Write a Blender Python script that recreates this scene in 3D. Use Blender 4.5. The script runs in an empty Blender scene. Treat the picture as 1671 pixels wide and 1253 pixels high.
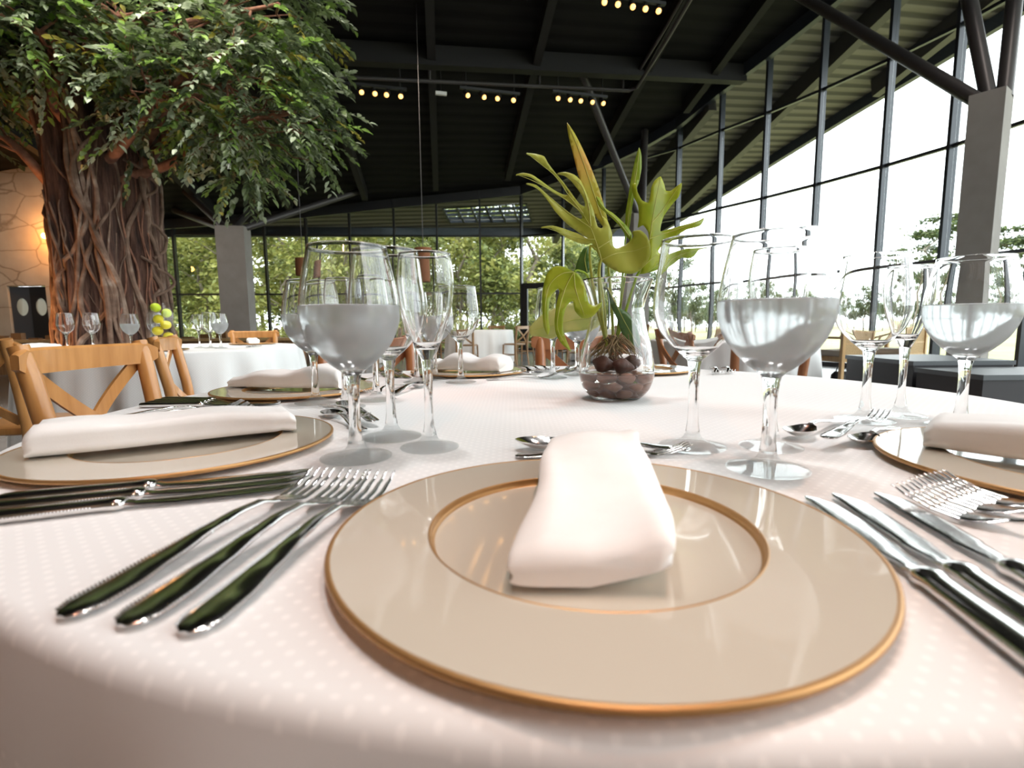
import bpy, math, random
from mathutils import Vector, Matrix
from mathutils.geometry import delaunay_2d_cdt
SC = bpy.context.scene
COL = SC.collection
PI = math.pi
TOP = 0.76            # table top height
rnd = random.Random(7)

# ------------------------------------------------------------------ helpers
class G:
    """collects vertices and faces of ONE mesh"""
    def __init__(s):
        s.v, s.f, s.m, s.uv = [], [], [], None
    def add(s, vs, fs, mi=0):
        b = len(s.v)
        s.v.extend([tuple(p) for p in vs])
        for f in fs:
            s.f.append(tuple(b + i for i in f)); s.m.append(mi)
        return b
    def box(s, lo, hi, mi=0, mat=None):
        x0, y0, z0 = lo; x1, y1, z1 = hi
        vs = [Vector(p) for p in ((x0,y0,z0),(x1,y0,z0),(x1,y1,z0),(x0,y1,z0),(x0,y0,z1),(x1,y0,z1),(x1,y1,z1),(x0,y1,z1))]
        if mat is not None: vs = [mat @ p for p in vs]
        s.add(vs, [(3,2,1,0),(4,5,6,7),(0,1,5,4),(1,2,6,5),(2,3,7,6),(3,0,4,7)], mi)
    def bar(s, a, b, w, h, up=(0,0,1), mi=0):
        """rectangular bar from a to b, w wide, h high"""
        a, b, up = Vector(a), Vector(b), Vector(up)
        d = (b - a).normalized()
        sx = d.cross(up)
        sx = sx.normalized() if sx.length > 1e-6 else Vector((1,0,0))
        sy = sx.cross(d)
        vs = []
        for p in (a, b):
            for i, j in ((-1,-1),(1,-1),(1,1),(-1,1)):
                vs.append(p + sx*(i*w/2) + sy*(j*h/2))
        s.add(vs, [(3,2,1,0),(4,5,6,7),(0,1,5,4),(1,2,6,5),(2,3,7,6),(3,0,4,7)], mi)
    def tube(s, pts, rad, n=8, mi=0, cap=True, flat=1.0):
        pts = [Vector(p) for p in pts]
        k = len(pts)
        rad = rad if isinstance(rad, (list, tuple)) else [rad]*k
        up = Vector((0,0,1))
        d0 = (pts[1]-pts[0]).normalized()
        if abs(d0.dot(up)) > .95: up = Vector((1,0,0))
        nx = d0.cross(up).normalized()
        vs = []
        for i in range(k):
            d = (pts[min(i+1,k-1)] - pts[max(i-1,0)])
            d = d.normalized() if d.length > 1e-9 else Vector((0,0,1))
            nx = (nx - d*nx.dot(d))
            nx = nx.normalized() if nx.length > 1e-6 else d.orthogonal().normalized()
            ny = d.cross(nx)
            for j in range(n):
                a = 2*PI*j/n
                vs.append(pts[i] + nx*(math.cos(a)*rad[i]) + ny*(math.sin(a)*rad[i]*flat))
        fs = [(i*n+j, i*n+(j+1)%n, (i+1)*n+(j+1)%n, (i+1)*n+j) for i in range(k-1) for j in range(n)]
        if cap:
            fs.append(tuple(range(n-1,-1,-1))); fs.append(tuple((k-1)*n+j for j in range(n)))
        s.add(vs, fs, mi)
    def loft(s, rings, mi=0, cap=True, close=True):
        n = len(rings[0]); k = len(rings)
        vs = [p for r in rings for p in r]
        m = n if close else n-1
        fs = [(i*n+j, i*n+(j+1)%n, (i+1)*n+(j+1)%n, (i+1)*n+j) for i in range(k-1) for j in range(m)]
        if cap:
            fs.append(tuple(range(n-1,-1,-1))); fs.append(tuple((k-1)*n+j for j in range(n)))
        s.add(vs, fs, mi)
    def lathe(s, prof, n=48, mi=0, c=(0,0,0)):
        """prof: (r, z) pairs; r = 0 closes on the axis"""
        vs, idx = [], []
        for r, z in prof:
            if r < 1e-7:
                idx.append([len(vs)]*n); vs.append((c[0], c[1], c[2]+z))
            else:
                b = len(vs); idx.append([b+j for j in range(n)])
                vs.extend((c[0]+r*math.cos(2*PI*j/n), c[1]+r*math.sin(2*PI*j/n), c[2]+z) for j in range(n))
        fs = []
        for i in range(len(prof)-1):
            for j in range(n):
                q = [idx[i][j], idx[i][(j+1)%n], idx[i+1][(j+1)%n], idx[i+1][j]]
                o = []
                for t in q:
                    if t not in o: o.append(t)
                if len(o) > 2: fs.append(tuple(o))
        s.add(vs, fs, mi)
    def ball(s, c, r, n=10, k=6, sc=(1,1,1), mat=None, mi=0):
        prof = [(math.sin(PI*i/k), -math.cos(PI*i/k)) for i in range(k+1)]
        prof[0] = (0,-1); prof[-1] = (0,1)
        g = G(); g.lathe(prof, n)
        vs = []
        for p in g.v:
            q = Vector((p[0]*sc[0]*r, p[1]*sc[1]*r, p[2]*sc[2]*r))
            if mat is not None: q = mat @ q
            vs.append(q + Vector(c))
        s.add(vs, g.f, mi)
    def mesh(s, name, mats, smooth=True, ang=None):
        me = bpy.data.meshes.new(name)
        me.from_pydata(s.v, [], s.f)
        for m in (mats if isinstance(mats, (list, tuple)) else [mats]): me.materials.append(m)
        if any(s.m): me.polygons.foreach_set('material_index', s.m)
        if smooth:
            me.polygons.foreach_set('use_smooth', [True]*len(s.f))
            if ang is not None: me.set_sharp_from_angle(angle=math.radians(ang))
        me.update()
        return me

def link(name, me, parent=None):
    o = bpy.data.objects.new(name, me); COL.objects.link(o)
    if parent is not None: o.parent = parent
    return o
def part(name, g, mats, parent=None, smooth=True, ang=40, label=None, stuff=False):
    o = link(name, g.mesh(name, mats, smooth, ang), parent)
    if label: o['label'] = label
    if stuff: o['kind'] = 'stuff'
    return o
def tag(o, label, cat, group=None, kind=None):
    if label: o['label'] = label
    if cat: o['category'] = cat
    if group: o['group'] = group
    if kind: o['kind'] = kind
    return o
def thing(name, label, cat, loc=(0,0,0), rz=0, group=None):
    o = bpy.data.objects.new(name, None); COL.objects.link(o)
    o.empty_display_size = .05
    o.location = loc; o.rotation_euler = (0,0,rz)
    return tag(o, label, cat, group)
def struct(name, g, mats, smooth=False, ang=None, parent=None):
    o = link(name, g.mesh(name, mats, smooth, ang), parent)
    if parent is None: o['kind'] = 'structure'
    return o
def dup(root, loc=None, rz=None, label=None, group=None):
    r = root.copy(); COL.objects.link(r)
    if loc is not None: r.location = loc
    if rz is not None: r.rotation_euler = (0,0,rz)
    if label: r['label'] = label
    if group: r['group'] = group
    for ch in list(root.children):
        c = ch.copy(); COL.objects.link(c); c.parent = r
        for gc in list(ch.children):
            d = gc.copy(); COL.objects.link(d); d.parent = c
    return r

# ------------------------------------------------------------------ materials
def mat(name, col=(.8,.8,.8), rough=.5, metal=0, trans=0, ior=1.45, coat=0, spec=None, emit=None, estr=0, sheen=0, subs=0):
    m = bpy.data.materials.new(name); m.use_nodes = True
    b = m.node_tree.nodes['Principled BSDF']
    b.inputs['Base Color'].default_value = (*col, 1)
    b.inputs['Roughness'].default_value = rough
    b.inputs['Metallic'].default_value = metal
    b.inputs['IOR'].default_value = ior
    b.inputs['Transmission Weight'].default_value = trans
    b.inputs['Coat Weight'].default_value = coat
    b.inputs['Coat Roughness'].default_value = .03
    b.inputs['Sheen Weight'].default_value = sheen
    if spec is not None: b.inputs['Specular IOR Level'].default_value = spec
    if emit:
        b.inputs['Emission Color'].default_value = (*emit, 1); b.inputs['Emission Strength'].default_value = estr
    return m
def nodes(m): return m.node_tree.nodes, m.node_tree.links, m.node_tree.nodes['Principled BSDF']
def N(m, t, **kw):
    n = m.node_tree.nodes.new(t)
    for k, v in kw.items():
        if k in n.inputs.keys() if hasattr(n.inputs, 'keys') else False: n.inputs[k].default_value = v
        else: setattr(n, k, v)
    return n
def ramp(m, fac, stops):
    r = m.node_tree.nodes.new('ShaderNodeValToRGB')
    e = r.color_ramp.elements
    while len(e) < len(stops): e.new(.5)
    for x, (p, c) in zip(e, stops): x.position = p; x.color = (*c, 1)
    m.node_tree.links.new(fac, r.inputs['Fac'])
    return r.outputs['Color']
def noisy(m, stops, scale=5, detail=4, bump=0, bscale=None, stretch=(1,1,1), coord='Object', dist=.01):
    ns, lk, b = nodes(m)
    tc = N(m, 'ShaderNodeTexCoord'); mp = N(m, 'ShaderNodeMapping'); mp.inputs['Scale'].default_value = stretch
    lk.new(tc.outputs[coord], mp.inputs['Vector'])
    nz = N(m, 'ShaderNodeTexNoise'); nz.inputs['Scale'].default_value = scale; nz.inputs['Detail'].default_value = detail
    lk.new(mp.outputs['Vector'], nz.inputs['Vector'])
    lk.new(ramp(m, nz.outputs['Fac'], stops), b.inputs['Base Color'])
    if bump:
        n2 = N(m, 'ShaderNodeTexNoise'); n2.inputs['Scale'].default_value = bscale or scale*4; n2.inputs['Detail'].default_value = 5
        lk.new(mp.outputs['Vector'], n2.inputs['Vector'])
        bp = N(m, 'ShaderNodeBump'); bp.inputs['Strength'].default_value = bump; bp.inputs['Distance'].default_value = dist
        lk.new(n2.outputs['Fac'], bp.inputs['Height']); lk.new(bp.outputs['Normal'], b.inputs['Normal'])
    return m

def cloth_mat():
    m = mat('white_damask', (.8,.8,.8), .85, sheen=.15)
    ns, lk, b = nodes(m)
    tc = N(m, 'ShaderNodeTexCoord')
    def lattice(off):
        mp = N(m, 'ShaderNodeMapping'); mp.inputs['Scale'].default_value = (72,72,72); mp.inputs['Location'].default_value = off
        lk.new(tc.outputs['UV'], mp.inputs['Vector'])
        fr = N(m, 'ShaderNodeVectorMath', operation='FRACTION'); lk.new(mp.outputs['Vector'], fr.inputs[0])
        sb = N(m, 'ShaderNodeVectorMath', operation='SUBTRACT'); sb.inputs[1].default_value = (.5,.5,0); lk.new(fr.outputs[0], sb.inputs[0])
        ml = N(m, 'ShaderNodeVectorMath', operation='MULTIPLY'); ml.inputs[1].default_value = (1,1,0); lk.new(sb.outputs[0], ml.inputs[0])
        ln = N(m, 'ShaderNodeVectorMath', operation='LENGTH'); lk.new(ml.outputs[0], ln.inputs[0])
        return ln.outputs['Value']
    mn = N(m, 'ShaderNodeMath', operation='MINIMUM'); lk.new(lattice((0,0,0)), mn.inputs[0]); lk.new(lattice((.5,.5,0)), mn.inputs[1])
    c = ramp(m, mn.outputs[0], [(0,(.87,.866,.86)),(.10,(.87,.866,.86)),(.19,(.79,.79,.788))])
    lk.new(c, b.inputs['Base Color'])
    nz = N(m, 'ShaderNodeTexNoise'); nz.inputs['Scale'].default_value = 900; lk.new(tc.outputs['UV'], nz.inputs['Vector'])
    bp = N(m, 'ShaderNodeBump'); bp.inputs['Strength'].default_value = .12; bp.inputs['Distance'].default_value = .0006
    lk.new(nz.outputs['Fac'], bp.inputs['Height']); lk.new(bp.outputs['Normal'], b.inputs['Normal'])
    return m

def wood_mat(name, c1, c2, rough=.32, scale=4, stretch=(9,9,1)):
    m = mat(name, c1, rough, coat=.25)
    return noisy(m, [(.3,c1),(.7,c2)], scale, 5, .05, 30, stretch, dist=.002)

def pane_mat(name='window_glass', tint=(.93,.96,.95)):
    m = bpy.data.materials.new(name); m.use_nodes = True
    nt = m.node_tree; nt.nodes.clear()
    out = nt.nodes.new('ShaderNodeOutputMaterial'); mx = nt.nodes.new('ShaderNodeMixShader')
    tr = nt.nodes.new('ShaderNodeBsdfTransparent'); tr.inputs['Color'].default_value = (*tint,1)
    gl = nt.nodes.new('ShaderNodeBsdfGlossy'); gl.inputs['Roughness'].default_value = .0
    fr = nt.nodes.new('ShaderNodeFresnel'); fr.inputs['IOR'].default_value = 1.5
    ge = nt.nodes.new('ShaderNodeNewGeometry'); iv = nt.nodes.new('ShaderNodeMath'); iv.operation = 'SUBTRACT'; iv.inputs[0].default_value = 1
    ml = nt.nodes.new('ShaderNodeMath'); ml.operation = 'MULTIPLY'      # reflect at the outer faces only: no trapped light in a thin pane
    nt.links.new(ge.outputs['Backfacing'], iv.inputs[1]); nt.links.new(iv.outputs[0], ml.inputs[0]); nt.links.new(fr.outputs[0], ml.inputs[1]); nt.links.new(ml.outputs[0], mx.inputs[0]); nt.links.new(tr.outputs[0], mx.inputs[1]); nt.links.new(gl.outputs[0], mx.inputs[2])
    nt.links.new(mx.outputs[0], out.inputs[0])
    return m

def leaf_mat(name, c1, c2, rough=.35, trans=.35, scale=6, vein=None):
    m = mat(name, c1, rough)
    ns, lk, b = nodes(m)
    tc = N(m, 'ShaderNodeTexCoord')
    nz = N(m, 'ShaderNodeTexNoise'); nz.inputs['Scale'].default_value = scale; lk.new(tc.outputs['Object'], nz.inputs['Vector'])
    c = ramp(m, nz.outputs['Fac'], [(.35,c1),(.65,c2)])
    lk.new(c, b.inputs['Base Color'])
    tl = N(m, 'ShaderNodeBsdfTranslucent'); lk.new(c, tl.inputs['Color'])
    mx = N(m, 'ShaderNodeMixShader'); mx.inputs[0].default_value = trans
    out = ns['Material Output']
    lk.new(b.outputs[0], mx.inputs[1]); lk.new(tl.outputs[0], mx.inputs[2]); lk.new(mx.outputs[0], out.inputs['Surface'])
    return m

M = dict(
    cloth=cloth_mat(),
    napkin=noisy(mat('napkin_linen', (.86,.85,.84), .9, sheen=.2), [(.3,(.86,.85,.835)),(.7,(.9,.89,.88))], 30, 3, .12, 700, dist=.0008),
    plate=mat('beige_lacquer', (.555,.508,.425), .06, spec=.45, coat=.4),
    gold=mat('gold_rim', (.47,.26,.10), .38, metal=.6),
    glass=mat('clear_glass', (1,1,1), 0, trans=1, ior=1.46),
    water=None,
    foot=None,
    clear_water=mat('vase_water', (.97,.95,.93), 0, trans=1, ior=1.33),
    steel=mat('polished_steel', (.78,.77,.76), .13, metal=1),
    wood=wood_mat('honey_wood', (.46,.20,.055), (.62,.30,.10)),
    wood_light=wood_mat('oak', (.52,.31,.13), (.62,.40,.19)),
    wood_dark=wood_mat('brown_wood', (.16,.075,.03), (.25,.125,.05)),
    wood_red=wood_mat('reddish_wood', (.30,.11,.04), (.40,.16,.06)),
    wood_far=wood_mat('walnut_wood', (.24,.13,.055), (.33,.19,.085)),
    cane=noisy(mat('woven_cane', (.5,.34,.16), .7), [(.3,(.42,.27,.12)),(.7,(.56,.39,.2))], 60, 2, .3, 200),
    black=mat('black_frame', (.018,.018,.02), .35),
    mull=mat('anthracite_frame', (.035,.04,.05), .3, metal=.3),
    ceil=None, soffit=None,
    pane=pane_mat(),
    column=noisy(mat('grey_render', (.4,.36,.33), .8), [(.3,(.235,.215,.20)),(.7,(.29,.268,.25))], 3, 5, .1, 60),
    strut=mat('strut_steel', (.06,.054,.054), .4, metal=.3),
    floor=noisy(mat('polished_concrete', (.2,.2,.2), .2), [(.3,(.17,.172,.175)),(.7,(.25,.25,.252))], 1.5, 5),
    plinth=mat('dark_grey_paint', (.035,.032,.036), .55),
    plinth_lit_top=mat('lit_grey_top', (.085,.095,.105), .4),  # lighter than the plinth body, imitating light falling on the top
    bark=None,
    vine=noisy(mat('vine_bark', (.2,.13,.09), .85), [(.3,(.085,.05,.035)),(.55,(.19,.115,.08)),(.75,(.34,.26,.21))], 7, 5, .5, 60, dist=.01),
    branch=noisy(mat('branch_bark', (.24,.10,.06), .8), [(.3,(.14,.055,.035)),(.7,(.30,.14,.085))], 12, 4, .4, 60),
    pebble=noisy(mat('brown_pebble', (.25,.1,.06), .35), [(.3,(.30,.13,.09)),(.7,(.52,.30,.21))], 40, 4, .3, 160, dist=.002),
    chunk=noisy(mat('dark_red_stone', (.2,.08,.05), .28), [(.3,(.07,.022,.014)),(.7,(.24,.085,.05))], 60, 5, .7, 120, stretch=(1,3,3), dist=.004),
    rootlet=noisy(mat('fine_roots', (.2,.15,.08), .8), [(.3,(.12,.07,.03)),(.7,(.36,.28,.14))], 90, 2),
    shade=mat('brown_shade', (.20,.075,.03), .8),
    lamp_body=mat('lamp_black', (.02,.02,.02), .4),
    lens=mat('lamp_lens', (1,.8,.5), .4, emit=(1,.46,.11), estr=2.4),
    white_plastic=mat('white_plastic', (.7,.7,.68), .5),
    lemon=mat('lemon_skin', (.85,.72,.04), .4), lime=mat('lime_skin', (.55,.68,.03), .4),
    seat_white=mat('cream_upholstery', (.62,.58,.53), .9),
    grass=noisy(mat('field_grass', (.3,.4,.1), .9), [(.3,(.22,.235,.10)),(.7,(.36,.35,.17))], .6, 6),
    ground_soil=noisy(mat('leaf_litter', (.2,.19,.08), .95), [(.3,(.10,.10,.035)),(.7,(.24,.24,.09))], 1.2, 6),
)
def shade_striped(name, c1, c2, ang, scale, rough=.6, bump=.6):
    m = mat(name, c1, rough); ns, lk, b = nodes(m)
    tc = N(m, 'ShaderNodeTexCoord'); mp = N(m, 'ShaderNodeMapping'); mp.inputs['Rotation'].default_value = (0,0,ang)
    lk.new(tc.outputs['Object'], mp.inputs['Vector'])
    w = N(m, 'ShaderNodeTexWave', wave_type='BANDS', bands_direction='Y'); w.inputs['Scale'].default_value = scale
    lk.new(mp.outputs['Vector'], w.inputs['Vector'])
    lk.new(ramp(m, w.outputs['Color'], [(.25,c1),(.6,c2)]), b.inputs['Base Color'])  # corrugation shading put into the colour as light and dark bands
    bp = N(m, 'ShaderNodeBump'); bp.inputs['Strength'].default_value = bump; bp.inputs['Distance'].default_value = .04
    lk.new(w.outputs['Color'], bp.inputs['Height']); lk.new(bp.outputs['Normal'], b.inputs['Normal'])
    return m
M['ceil'] = shade_striped('black_ceiling_deck', (.0055,.005,.005), (.010,.0092,.009), -.26, .9, .7, .3)
M['soffit'] = shade_striped('olive_soffit_deck', (.04,.035,.032), (.155,.14,.12), -.26, 1.05, .6, .5)
def bark():
    m = mat('tree_bark', (.12,.07,.05), .9); ns, lk, b = nodes(m)
    tc = N(m, 'ShaderNodeTexCoord'); mp = N(m, 'ShaderNodeMapping'); mp.inputs['Scale'].default_value = (7,7,.9)
    lk.new(tc.outputs['Object'], mp.inputs['Vector'])
    nz = N(m, 'ShaderNodeTexNoise'); nz.inputs['Scale'].default_value = 2.2; nz.inputs['Detail'].default_value = 8; nz.inputs['Roughness'].default_value = .65
    lk.new(mp.outputs['Vector'], nz.inputs['Vector'])
    lk.new(ramp(m, nz.outputs['Fac'], [(.32,(.018,.009,.007)),(.5,(.085,.04,.028)),(.68,(.18,.095,.066)),(.8,(.28,.19,.145))]), b.inputs['Base Color'])
    bp = N(m, 'ShaderNodeBump'); bp.inputs['Strength'].default_value = .9; bp.inputs['Distance'].default_value = .06
    lk.new(nz.outputs['Fac'], bp.inputs['Height']); lk.new(bp.outputs['Normal'], b.inputs['Normal'])
    return m
M['bark'] = bark()
def stone():
    m = mat('pale_stone', (.5,.42,.33), .85); ns, lk, b = nodes(m)
    tc = N(m, 'ShaderNodeTexCoord'); mp = N(m, 'ShaderNodeMapping'); mp.inputs['Scale'].default_value = (1.1,1.1,1.9)
    lk.new(tc.outputs['Object'], mp.inputs['Vector'])
    v = N(m, 'ShaderNodeTexVoronoi', feature='DISTANCE_TO_EDGE'); v.inputs['Scale'].default_value = 1.3; v.inputs['Randomness'].default_value = .85
    nz = N(m, 'ShaderNodeTexNoise'); nz.inputs['Scale'].default_value = 3; lk.new(mp.outputs['Vector'], nz.inputs['Vector'])
    ad = N(m, 'ShaderNodeMixRGB'); ad.inputs[0].default_value = .12
    lk.new(mp.outputs['Vector'], ad.inputs[1]); lk.new(nz.outputs['Color'], ad.inputs[2]); lk.new(ad.outputs[0], v.inputs['Vector'])
    c1 = ramp(m, v.outputs['Distance'], [(.0,(.27,.21,.15)),(.035,(.5,.42,.33))])
    n2 = N(m, 'ShaderNodeTexNoise'); n2.inputs['Scale'].default_value = 1.6; n2.inputs['Detail'].default_value = 6; lk.new(tc.outputs['Object'], n2.inputs['Vector'])
    mu = N(m, 'ShaderNodeMixRGB', blend_type='MULTIPLY'); mu.inputs[0].default_value = 1
    lk.new(c1, mu.inputs[1]); lk.new(ramp(m, n2.outputs['Fac'], [(.3,(.8,.76,.72)),(.7,(1,1,1))]), mu.inputs[2])
    lk.new(mu.outputs[0], b.inputs['Base Color'])
    bp = N(m, 'ShaderNodeBump'); bp.inputs['Strength'].default_value = .6; bp.inputs['Distance'].default_value = .03
    lk.new(v.outputs['Distance'], bp.inputs['Height']); lk.new(bp.outputs['Normal'], b.inputs['Normal'])
    return m
M['stone'] = stone()

def mixed(name, base, other, fac):
    """second shader mixed into a principled glass: clear share, added so lamp light is not blocked"""
    m = base; ns, lk, b = nodes(m)
    mx = N(m, 'ShaderNodeMixShader'); mx.inputs[0].default_value = fac
    lk.new(b.outputs[0], mx.inputs[1]); lk.new(other(m), mx.inputs[2]); lk.new(mx.outputs[0], ns['Material Output'].inputs['Surface'])
    return m
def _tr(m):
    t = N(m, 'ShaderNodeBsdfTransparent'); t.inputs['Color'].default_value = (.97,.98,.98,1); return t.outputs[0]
def _mist(m):
    t = N(m, 'ShaderNodeBsdfTranslucent'); t.inputs['Color'].default_value = (.92,.93,.95,1)
    d = N(m, 'ShaderNodeBsdfDiffuse'); d.inputs['Color'].default_value = (.9,.9,.92,1)
    x = N(m, 'ShaderNodeMixShader'); x.inputs[0].default_value = .4
    m.node_tree.links.new(t.outputs[0], x.inputs[1]); m.node_tree.links.new(d.outputs[0], x.inputs[2]); return x.outputs[0]
M['thin'] = pane_mat('thin_clear_glass', (.985,.99,.99))
M['foot'] = mixed('f', mat('foot_glass', (1,1,1), 0, trans=1, ior=1.46), _tr, .74)  # transparent share lightens the foot and the cloth below it
M['bowl'] = M['glass']
M['water'] = mat('chilled_water', (.98,.99,1), .13, trans=1, ior=1.33)
def _mist_layer():
    m = mat('condensation_mist', (1,1,1), .5); ns, lk, b = nodes(m); t = _tr(m)
    mx = N(m, 'ShaderNodeMixShader'); mx.inputs[0].default_value = .27
    lk.new(t, mx.inputs[1]); lk.new(_mist(m), mx.inputs[2]); lk.new(mx.outputs[0], ns['Material Output'].inputs['Surface']); return m
M['mist'] = _mist_layer()
M['beam'] = mat('black_steel_beam', (.014,.013,.013), .6, spec=.25)
M['ceil'].node_tree.nodes['Principled BSDF'].inputs['Specular IOR Level'].default_value = .15
# light settings: overcast sky strength, exposure, unseen spots, the broad ones added to brighten (x, y, target x, target y, watts, colour, cone, radius)
SKY = 4.0
EXPO = 0.53
UNSEEN_SPOTS = [(-.6,1.6,.0,.9,330,(1,.98,.965),60,.3),(1.6,2.6,.3,.9,260,(1,.97,.95),55,.3),(.4,.35,.2,.75,240,(1,.95,.91),70,.3),
         (1.6,1.0,.17,.27,300,(1,.42,.2),5.5,.04),(1.2,3.4,.25,.78,170,(1,.38,.24),5,.03),(-1.4,3.2,-.25,1.2,170,(1,.40,.26),6,.03),(.2,3.8,-.02,1.05,170,(1,.40,.28),4.5,.03),(2.2,3.0,.62,1.0,130,(1,.42,.28),5,.03),(-1.2,1.0,-.27,.37,130,(1,.42,.3),5,.03),
         (-3.2,2.6,-2.2,3.5,60,(1,.70,.54),50,.2),(1.4,6.5,1.9,4.7,200,(1,.75,.6),50,.2),(-3.6,3.2,-4.0,6.0,900,(1,.95,.88),80,.3),(-2.0,3.6,-3.3,6.2,720,(1,.95,.88),80,.3),(-1.0,9.0,-1.0,12.0,500,(1,.85,.7),90,.3),(5.0,4.2,5.6,6.5,200,(1,.88,.8),60,.2),(-9.0,6.5,-11.5,12.5,500,(1,.86,.74),60,.2),(-6.8,9.0,-6.8,13.0,170,(1,.85,.72),60,.2)]
# ------------------------------------------------------------------ tablecloths
TC = (.096, .936)
def make_cloth(name, label, c, R, seed, nseg=240, top=TOP, group=None, amp=.05, folds=17):
    r_ = random.Random(seed)
    ph = [r_.uniform(0, 6.28) for _ in range(6)]
    g = G(); uv = []
    rings = []
    def fold(a):
        return (math.sin(folds*a+ph[0]) + .5*math.sin((folds*2+1)*a+ph[1]) + .45*math.sin(5*a+ph[2]))/1.95
    prof = [('t', R*k/10) for k in range(1, 11)]
    vs = [(0,0,top)]; uv.append((c[0], c[1])); fs = []
    def ring(fn):
        b = len(vs)
        for j in range(nseg):
            a = 2*PI*j/nseg
            p, u = fn(a); vs.append(p); uv.append(u)
        rings.append(b)
    for k in range(1, 11):
        rr = (R-.012)*k/10
        ring(lambda a: ((rr*math.cos(a), rr*math.sin(a), top), (c[0]+rr*math.cos(a), c[1]+rr*math.sin(a))))
    for e in (.25,.5,.75,1.0):
        q = e*PI/2
        rr = R-.012+.012*math.sin(q); zz = top-.012+.012*math.cos(q)
        ring(lambda a: ((rr*math.cos(a), rr*math.sin(a), zz), (c[0]+rr*math.cos(a)*1.004, c[1]+rr*math.sin(a)*1.004)))
    H = top-.02
    for k in range(1, 15):
        t = k/14
        def fn(a):
            f = fold(a)
            rr = R + .006 + t*.035 + (t**.7)*amp*f
            z = top-.012-(H-.012)*t
            return ((rr*math.cos(a), rr*math.sin(a), z), (a*R, top-z+7))
        ring(fn)
    for j in range(nseg): fs.append((0, rings[0]+j, rings[0]+(j+1)%nseg))
    for a, b in zip(rings, rings[1:]):
        for j in range(nseg):
            fs.append((a+j, b+j, b+(j+1)%nseg, a+(j+1)%nseg))
    g.v = vs; g.f = fs; g.m = [0]*len(fs)
    me = g.mesh(name, M['cloth'])
    ul = me.uv_layers.new(name='UVMap')
    for lp in me.loops: ul.data[lp.index].uv = uv[lp.vertex_index]
    o = link(name, me); o.location = (c[0], c[1], 0)
    return tag(o, label, 'tablecloth', group)
make_cloth('tablecloth', 'white dotted round tablecloth on the big laid table in front', TC, .781, 3, 300)

# ------------------------------------------------------------------ charger plates
def make_plate():
    t = thing('charger_plate', 'x', 'plate')
    g = G()
    R = .165
    g.lathe([(0,.0042),(.06,.0042),(.0985,.0044),(.1018,.0048)], 96)
    g.lathe([(.1058,.0099),(.12,.0097),(.145,.0097),(.1621,.0099)], 96)
    g.lathe([(.135,.0040),(.11,.0016),(.095,.0),(.06,.0002),(0,.0004)], 96)
    part('dish', g, M['plate'], t, ang=60)
    g = G(); g.lathe([(.1621,.0099),(.1629,.0103),(.1641,.0102),(.1650,.0095),(.1653,.0082),(.1648,.0067),(.1630,.0058),(.135,.0040)], 96)
    part('rim_edge', g, M['gold'], t, ang=80, label='gold edge of the rim')
    g = G(); g.lathe([(.1018,.0048),(.1034,.0058),(.1041,.0080),(.1045,.0098),(.1048,.0102),(.1054,.0102),(.1058,.0099)], 96)
    part('well_edge', g, M['gold'], t, ang=80, label='thin gold ring around the well')
    return t
plate0 = make_plate()
SET = dict(front=((.051,.326), 86), left=((-.385,.594), 35), rear=((-.46,1.094), -16), right=((.534,.464), 131), far=((-.124,1.478), -68), farright=((.36,1.50), -114))
PL = dict(front='beige gold-rimmed charger plate nearest the viewer, holding an upright folded napkin',
          left='beige gold-rimmed charger plate at the left edge, between its forks and three knives',
          rear='beige gold-rimmed charger plate left of the tall glasses, in front of the wooden chair',
          right='beige gold-rimmed charger plate cut off by the right edge of the picture',
          far='beige gold-rimmed charger plate at the far side, left of the leafy vase',
          farright='beige gold-rimmed charger plate at the far side, partly behind the leafy vase')
for i, (k, ((x, y), a)) in enumerate(SET.items()):
    o = plate0 if i == 0 else dup(plate0)
    o.location = (x, y, TOP); tag(o, PL[k], 'plate', 'charger plates on the front table')

# ------------------------------------------------------------------ napkins
def make_napkin(seed, L=.25, W=.076, T=.024, zend=(0,0), bulge=0., lift=0., taper=1.0, skew=(0,0), wave=0):
    r_ = random.Random(seed); ph = [r_.uniform(0, 6.28) for _ in range(5)]
    g = G(); rings = []; K = 34; n = 40
    for i in range(K):
        s = i/(K-1)
        e = min(s, 1-s)
        end = min(1, .72 + 9*e) if e < .03 else 1
        w = W/2*(taper + (1-taper)*s)*(1 + .04*math.sin(5*s+ph[0]) + .02*math.sin(13*s+ph[1]))
        t = T/2*(1 + .18*math.sin(4*s+ph[2]) + .06*math.sin(11*s+ph[3]) + bulge*s + wave*math.sin(13*s+ph[0]))*end
        zb = zend[0]*(1-s) + zend[1]*s
        hem = -.0012 if .925 < s < .94 else 0
        y = (s-.5)*L
        ring = []
        for j in range(n):
            a = 2*PI*j/n
            ca, sa = math.cos(a), math.sin(a)
            px = abs(ca)**.34*(1 if ca > 0 else -1)
            pz = abs(sa)**.6*(1 if sa > 0 else -1)
            x = px*(w+hem)
            z = pz*(t+hem)
            # fold lines along the sides: two layers lie on top of each other
            if abs(ca) > .8: x -= (1 if ca > 0 else -1)*.0045*math.exp(-((z+t*.15)/(.0022))**2)
            # gentle diagonal fold across the top
            if sa > 0: z += .0022*math.sin(26*x/W*.35 + 6*s + ph[4])*(1-abs(px)**4)
            z += lift*max(0, .3-s)/.3*max(0, x/w)
            ring.append((x + .0025*math.sin(7*s+ph[1]), y + .004*px*math.sin(ph[2]) + px*(skew[0]*(1-s)+skew[1]*s)/2, zb + t + z))
        rings.append(ring)
    g.loft(rings)
    return g
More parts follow.
